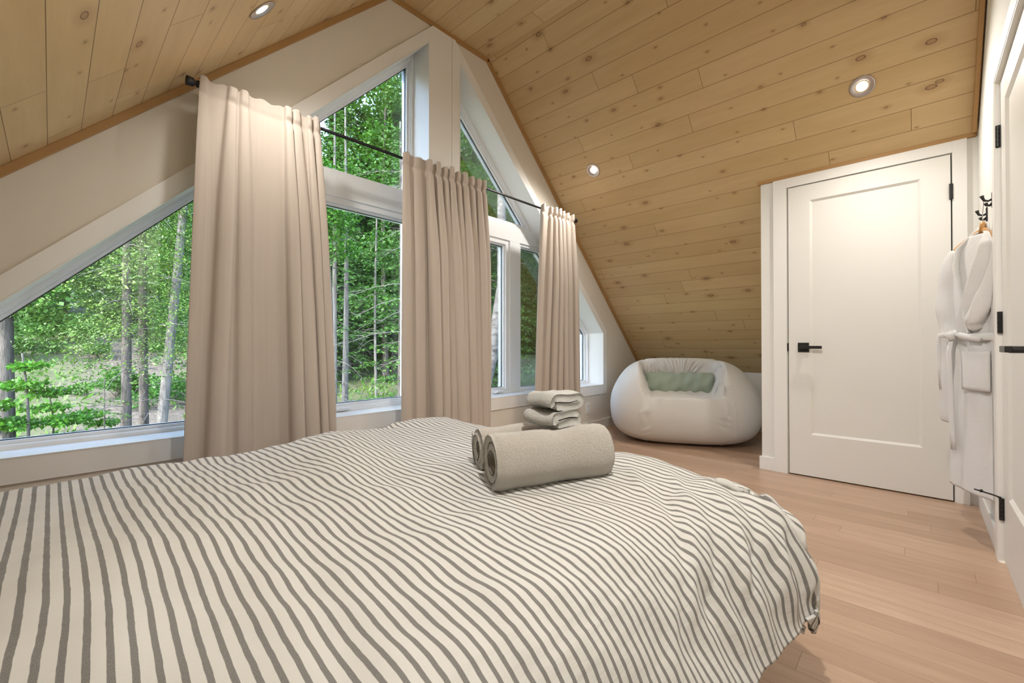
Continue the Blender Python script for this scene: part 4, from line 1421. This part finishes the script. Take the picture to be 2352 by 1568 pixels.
def trunk_bm(H, r0, r1, bend=0.1, seed=0, b=None, lean=(0, 0)):
    rg = random.Random(seed)
    b = b or bmesh.new()
    n = 12; ax, ay = rg.uniform(-1, 1) * bend, rg.uniform(-1, 1) * bend
    pts = [(lean[0] * (k / n) + ax * math.sin(k / n * 3), lean[1] * (k / n) + ay * math.sin(k / n * 4), H * k / n - 0.3 * (k == 0)) for k in range(n + 1)]
    add_tube(b, pts, [(r0 + (r1 - r0) * k / n) * (1.25 if k == 0 else 1) for k in range(n + 1)], 12)
    return b
def dead_bm(z0, z1, n, L, seed, r=0.010, fan=3, droop=0.3):
    """bare grey branches with side twigs"""
    rg = random.Random(seed); b = bmesh.new()
    for k in range(n):
        z = z0 + (z1 - z0) * rg.random(); a = rg.uniform(0, 6.283); l = L * rg.uniform(.5, 1.1)
        d = Vector((math.cos(a), math.sin(a), 0))
        up = rg.uniform(-.2, .25)
        pts = [Vector((0, 0, z)) + d * (l * t) + Vector((0, 0, l * (up * t - droop * t * t))) for t in (0, .3, .6, 1)]
        add_tube(b, pts, [r, r * .8, r * .6, r * .25], 5, False)
        for q in range(fan):
            t = rg.uniform(.3, .95); p = pts[0].lerp(pts[3], t); p.z = z + l * (up * t - droop * t * t)
            e = (d + Vector((-d.y, d.x, 0)) * rg.choice((-1, 1)) * rg.uniform(.5, 1.2) + Vector((0, 0, rg.uniform(-.5, .2)))).normalized()
            ll = l * rg.uniform(.15, .35)
            add_tube(b, [p, p + e * ll * .5, p + e * ll + Vector((0, 0, -.03))], [r * .4, r * .3, r * .15], 4, False)
    return b
def tree(name, loc, leafVF, leafM, tb, barkM, label, cat='tree', group=None, dead=None, rz=0):
    t = empty(name, loc, rz, label, cat, group)
    if leafVF is not None: mesh_np('foliage', leafVF[0], leafVF[1], leafM, parent=t, smooth=False)
    tr = obj('trunk', tb, barkM, t, smooth=True) if tb is not None else None
    if dead is not None: obj('dead_branches', dead, M_TWIG, t, smooth=True)
    return t
def copy_tree(o, loc, rz, sc, label=None, group=None):
    c = o.copy(); COL.objects.link(c); c.location = loc; c.rotation_euler = (0, 0, rz); c.scale = (sc, sc, sc)
    if label: c['label'] = label
    if group: c['group'] = group
    elif 'group' in c: del c['group']
    for ch in o.children:
        d = ch.copy(); COL.objects.link(d); d.parent = c
    return c
def at(u, depth):
    o = (u - 1176) / FPX
    x = depth * (math.cos(YAW) + math.sin(YAW) * o); y = depth * (math.sin(YAW) - math.cos(YAW) * o)
    return (x, y, float(ground_z(np.array(x), np.array(y))) - 0.05)

GR_F = 'tall firs of the forest behind the house'
GR_B = 'leafy trees of the forest behind the house'
LB_F = 'tall dark green fir in the dense forest seen through the gable windows'
LB_B = 'broad-leaved tree in the dense forest seen through the gable windows'
fa = tree('fir_tree', at(800, 19), conifer_leaves(15, 1.6, 2.1, 1, per=95), M_FIR, trunk_bm(15, .13, .02, seed=1), M_BARK, LB_F, group=GR_F, dead=dead_bm(.6, 5, 26, 1.2, 5))
fb = tree('fir_tree', at(905, 20), conifer_leaves(13, 2.0, 2.4, 2, per=95, droop=.35), M_FIR, trunk_bm(13, .13, .02, seed=2), M_BARK, LB_F, group=GR_F, dead=dead_bm(.5, 4, 30, 1.3, 6))
rgf = random.Random(5)
def crown(H, h0, R, k, seed):
    r = random.Random(seed)
    return [(r.uniform(-R, R) * .8, r.uniform(-R, R) * .8, h0 + (H - h0) * q / k + r.uniform(-.3, .3), R * r.uniform(.35, .65)) for q in range(k) for _ in range(3)]
ba = tree('leafy_tree', at(850, 23), cloud_leaves(crown(14, 3, 2.6, 12, 3), 24000, (.10, .19), 3), M_BROAD, trunk_bm(13, .13, .03, .3, 3), M_BARK, LB_B, group=GR_B)
bb = tree('leafy_tree', at(1230, 17), cloud_leaves(crown(13, .6, 1.8, 16, 4), 24000, (.08, .15), 4), M_BROAD, trunk_bm(12, .08, .02, .3, 4), M_BARK, LB_B, group=GR_B)
# the forest edge and the depth behind it
spots = []
for row, y0 in enumerate((16.5, 18.2, 20.5, 23, 26, 30, 35)):
    x = 4.2 + 0.35 * (y0 - 16) + (row % 2) * 0.9
    while x < y0 * 1.9 + 1:
        spots.append((x + rgf.uniform(-.6, .6), y0 + rgf.uniform(-1, 1)))
        x += rgf.uniform(1.9, 2.8) + 0.05 * x
for (x, y) in spots:
    u_ = x / y
    z = float(ground_z(np.array(x), np.array(y))) - 0.05
    src = rgf.choice((fa, fb, fa, fb, fb, fa, ba, bb))
    sc = rgf.uniform(.8, 1.15)
    # lower crowns leave a patch of sky at the left of the upper window
    if x / y < 0.53: sc *= 0.82 if src in (fa, fb) else 0.75
    else: sc = max(sc, .95) * 1.06
    copy_tree(src, (x, y, z), rgf.uniform(0, 6.28), sc, None, src['group'])
# trees on the left beyond the track
for (x, y, s_, k) in ((-7.5, 31, .9, 2), (-4.5, 33, .8, 3), (-2, 36, .95, 0), (.6, 38, .9, 2), (2.6, 34, .8, 3), (4.3, 31, .8, 2), (5.2, 27, .7, 1), (-10, 28, .9, 3), (-9, 36, 1.1, 0), (-5.5, 41, 1.1, 2),
                       (-1.5, 44, 1.1, 3), (3, 44, 1.1, 2), (6.5, 40, 1, 0), (8, 33, .85, 1), (-12.5, 33, 1, 2), (-3.2, 29.5, .42, 3), (1.8, 30.5, .38, 2), (3.7, 24.5, .55, 3), (4.4, 21, .55, 1),
                       (-6.2, 25, .5, 3), (-8.5, 22, .7, 1), (5.0, 18.2, .6, 3), (-11, 31, 1.0, 1), (-8.8, 33, 1, 1), (-6, 35, 1.0, 0), (-3.2, 38, 1.1, 1), (-.4, 34.5, .8, 1), (1.8, 41, 1.1, 0), (4.6, 37, 1, 1), (6.6, 35.5, 1, 0), (-7, 39, 1.1, 1), (-4.4, 45, 1.2, 0), (.8, 47, 1.2, 1), (5.6, 30, .8, 0), (3.2, 32.5, .6, 1), (-1, 32, .45, 1), (-13, 38, 1.2, 0), (-10.5, 42, 1.2, 1), (2.4, 36, .9, 1), (6.2, 27, .8, 1), (7.4, 30, .9, 0)):
    src = (fa, fb, ba, bb)[k]
    copy_tree(src, (x, y, float(ground_z(np.array(x), np.array(y))) - .05), rgf.uniform(0, 6.28), s_, None, src['group'])

# three cedars with bare lower trunks in the left window
GC = 'cedars with bare lower trunks in the left window'
ca = tree('cedar_tree', at(292, 8.6), conifer_leaves(11, 2.45, 1.35, 11, whorl=.17, nb=5, per=230, L=(.03, .075), droop=.45, shape=.5, tw=.5, clump=.8), M_CEDAR, trunk_bm(11, .088, .04, .12, 11), M_BARK,
          'dark-barked cedar, leftmost of the three trunks in the left window', group=GC, dead=dead_bm(1.2, 5, 16, 1.1, 12, .008, 2))
cb = tree('cedar_tree', at(334, 9.2), conifer_leaves(12, 2.8, 1.4, 12, whorl=.17, nb=5, per=230, L=(.03, .075), droop=.45, shape=.5, tw=.5, clump=.8), M_CEDAR, trunk_bm(12, .086, .04, .12, 13), M_BARK,
          'dark-barked cedar, middle of the three trunks in the left window', group=GC, dead=dead_bm(1.2, 5, 18, 1.1, 14, .008, 2))
cc = tree('cedar_tree', at(362, 8.9), conifer_leaves(13, 3.0, 1.5, 13, whorl=.17, nb=5, per=230, L=(.03, .075), droop=.45, shape=.5, tw=.5, clump=.8), M_CEDAR, trunk_bm(13, .098, .04, .05, 15, lean=(0.9, .3)), M_BARKL,
          'pale leaning cedar, rightmost of the three trunks in the left window', group=GC, dead=dead_bm(1.2, 6, 22, 1.3, 16, .008, 2))
# tall trunk and maple at the far left
tree('leafy_tree', at(18, 8.0), cloud_leaves([(0, 0, 3.4, .9), (.4, .3, 4.2, .9), (-.3, .2, 5, 1)], 5000, (.06, .12), 21), M_BROAD, trunk_bm(7, .13, .06, .05, 21), M_BARK,
     'dark thick trunk at the far left edge of the left window')
mb = [(0.0, 0, 2.1, .30), (.3, .1, 1.95, .28), (-.35, 0, 1.8, .35), (.5, .2, 1.45, .35), (-.2, .1, 1.5, .35), (.1, 0, 2.4, .25), (.7, .1, .95, .38), (-.5, 0, 1.0, .35), (.3, -.1, .85, .30), (.9, .2, .70, .35), (-.1, .2, .55, .35), (.5, 0, .45, .3), (1.1, .1, .55, .25), (-.6, .1, .4, .4)]
tree('maple_sapling', at(48, 7.0), cloud_leaves(mb, 5200, (.05, .10), 22, flat=.22, horiz=.85), M_MAPLE, trunk_bm(2.6, .03, .012, .1, 22), M_BARK,
     'bright green maple sapling in layered leaves at the left of the left window', 'tree')
mb = [(0.0, 0, 1.2, .35), (.5, .1, 1.0, .35), (-.4, 0, .9, .35), (.8, .1, .8, .3), (.2, 0, .6, .4), (-.6, 0, .5, .4)]
tree('maple_sapling', at(110, 8.4), cloud_leaves(mb, 2600, (.05, .09), 23, flat=.2, horiz=.85), M_MAPLE, trunk_bm(1.5, .02, .01, .1, 23), M_BARK,
     'low bright maple sapling just above the sill of the left window', 'tree')
tree('fir_sapling', at(240, 8.3), conifer_leaves(2.1, .5, .75, 24, whorl=.28, nb=5, per=30, L=(.05, .09), droop=.25, tw=.18), M_FIRL, trunk_bm(2.1, .018, .006, .02, 24), M_BARK,
     'thin sparse fir sapling standing left of the three cedar trunks', 'tree')
# shrubs
def shrub(u, d, h, r, n, m, seed, label, L=(.04, .09), flat=.6, group=None):
    rg = random.Random(seed)
    bl = [(rg.uniform(-r, r), rg.uniform(-r, r), rg.uniform(.15, 1) * h, r * rg.uniform(.3, .55)) for _ in range(9)]
    t = empty('shrub', at(u, d), 0, label, 'shrub', group)
    V_, F_ = cloud_leaves(bl, n, L, seed, flat)
    mesh_np('foliage', V_, F_, m, parent=t, smooth=False)
    b = bmesh.new()
    for k in range(7):
        q = bl[k]; add_tube(b, [(0.03 * k, 0, -.05), (q[0] * .4, q[1] * .4, q[2] * .6), (q[0], q[1], q[2])], [.009, .007, .003], 5)
    obj('stems', b, M_BARK, t, smooth=True)
    return t
shrub(190, 20, 1.5, 1.6, 5000, M_GRASS, 31, 'pale green bush beside the sandy track, higher of the two', (.07, .15))
shrub(120, 17, 1.2, 1.3, 4000, M_GRASS, 32, 'low pale green bush at the left edge of the sandy track', (.07, .13))
shrub(265, 12.5, .8, .8, 3000, M_MAPLE, 33, 'yellow-green bush between the track and the cedar trunks', (.05, .1))
shrub(395, 13, .7, 1.0, 3000, M_BROAD, 34, 'leafy bush right of the pale cedar trunk by the curtain', (.05, .1))
shrub(852, 11.5, .85, .32, 500, M_MAPLE, 35, 'small yellow-green sapling bush at the foot of the dark forest', (.05, .09), .9)
shrub(785, 12.5, .35, .7, 1500, M_GRASS, 36, 'low ground bush beside the bare trunks in the centre window', (.05, .09))
shrub(905, 12.0, .5, .6, 1500, M_MAPLE, 37, 'low fern-like bush at the right of the centre window sill', (.05, .09))
shrub(1215, 10.5, 1.1, .6, 2600, M_BROAD, 38, 'dense leafy bush low in the narrow right window', (.05, .09))
# trunks and firs framing the centre window
def bare(u, d, H, r, seed, label, nd=20):
    return tree('fir_tree', at(u, d), conifer_leaves(H, H * .45, 1.1, seed, whorl=.34, nb=4, per=26, L=(.07, .14)), M_FIRL, trunk_bm(H, r, .02, .06, seed), M_BARKL, label, dead=dead_bm(.5, H * .6, nd, 1.0, seed, .009, 2, .6))
bare(768, 12.6, 9.5, .085, 41, 'slender fir with bare grey trunk, nearest the wide curtain')
bare(792, 13.4, 10, .10, 42, 'slender fir with bare grey lower branches, second trunk from the wide curtain')
bare(866, 13.0, 7, .045, 43, 'thin pole-like trunk standing alone in the centre window', 22)
t = empty('dead_spruce', at(955, 11.6), 0, 'grey dead spruce branches reaching into the centre window from the right', 'tree')
obj('trunk', trunk_bm(9, .10, .03, .05, 44), M_BARKL, t, smooth=True)
obj('dead_branches', dead_bm(2.2, 7.5, 34, 2.0, 45, .010, 7, .35), M_TWIG, t, smooth=True)
tree('fir_tree', at(918, 12.4), conifer_leaves(9, .8, 1.3, 46, whorl=.42, nb=6, per=55, L=(.07, .14), shape=.6), M_FIRL, trunk_bm(9, .09, .02, .05, 46), M_BARK, 'light green fir half hidden behind the middle curtain')
# birch in the right casement
t = empty('birch_tree', at(1104, 9.3), 0, 'leaning white-barked birch trunk in the window right of the middle curtain', 'tree')
b = bmesh.new()
dr = Vector((math.sin(YAW), -math.cos(YAW), 0))
pts = []
for k, (du, z) in enumerate(((-.06, -.3), (.0, .9), (.08, 1.7), (.24, 2.4), (.32, 3.1), (.46, 4.0), (.46, 5.0), (.44, 6.2), (.50, 8.5))):
    p = dr * du; pts.append((p.x, p.y, z))
add_tube(b, pts, [.13, .12, .12, .115, .11, .105, .10, .08, .03], 14)
obj('trunk', b, M_BIRCH, t, smooth=True)
V_, F_ = cloud_leaves([(.6, .2, 6.5, .9), (-.3, .1, 7.3, 1.0), (.9, -.4, 8.2, 1.1), (.1, .2, 8.8, .9)], 5000, (.05, .10), 51)
mesh_np('foliage', V_, F_, M_MAPLE, parent=t, smooth=False)
obj('dead_branches', dead_bm(2.5, 6.5, 26, 1.0, 52, .007, 4, .4), M_TWIG, t, smooth=True)
tree('fir_tree', at(1160, 11.0), conifer_leaves(5.0, .3, 1.5, 53, whorl=.26, nb=7, per=70, L=(.06, .12), droop=.15), M_FIRL, trunk_bm(5, .07, .01, .02, 53), M_BARK, 'young light green fir behind the birch trunk')
tree('leafy_tree', at(740, 10.5), cloud_leaves([(0, 0, 5.6, .8), (.5, .2, 6.1, .7), (-.5, 0, 6.3, .8), (.3, 0, 5.0, .6), (-.2, .1, 6.9, .5)], 4200, (.06, .12), 54), M_MAPLE, trunk_bm(6.4, .06, .02, .2, 54), M_BARK, 'bright yellow-green treetop in the upper window beside the wide curtain')
tree('leafy_tree', at(1085, 12.5), cloud_leaves([(0, 0, 6.0, .9), (.6, .1, 6.8, .8), (-.4, 0, 7.4, .9), (.8, 0, 7.8, .7)], 4200, (.06, .12), 55), M_MAPLE, trunk_bm(7.5, .06, .02, .2, 55), M_BARK, 'yellow-green treetop behind the narrow upper right window')
# grass and seedlings carpeting the slope
rg = np.random.default_rng(9)
n_ = 42000
yy = 5.0 + 27 * rg.random(n_) ** 1.5; xx = rg.uniform(-.55, 1.6, n_) * yy
keep = (np.abs(xx - (0.075 * yy + 0.55)) > rg.uniform(0.4, 2.6, n_)) | (yy < 9.5)
xx, yy = xx[keep], yy[keep]
P = np.stack([xx, yy, ground_z(xx, yy)], 1)
D = rg.normal(0, .55, P.shape); D[:, 2] = 0.8
Wv = rg.normal(0, 1, P.shape); Wv[:, 2] *= .2
LL = rg.uniform(.08, .26, len(P))
V_, F_ = leaves(P, D, Wv, LL, LL * .35, rg)
tag(mesh_np('undergrowth', V_, F_, M_GRASS, smooth=False), 'short green undergrowth carpeting the slope outside', 'undergrowth', kind='stuff')
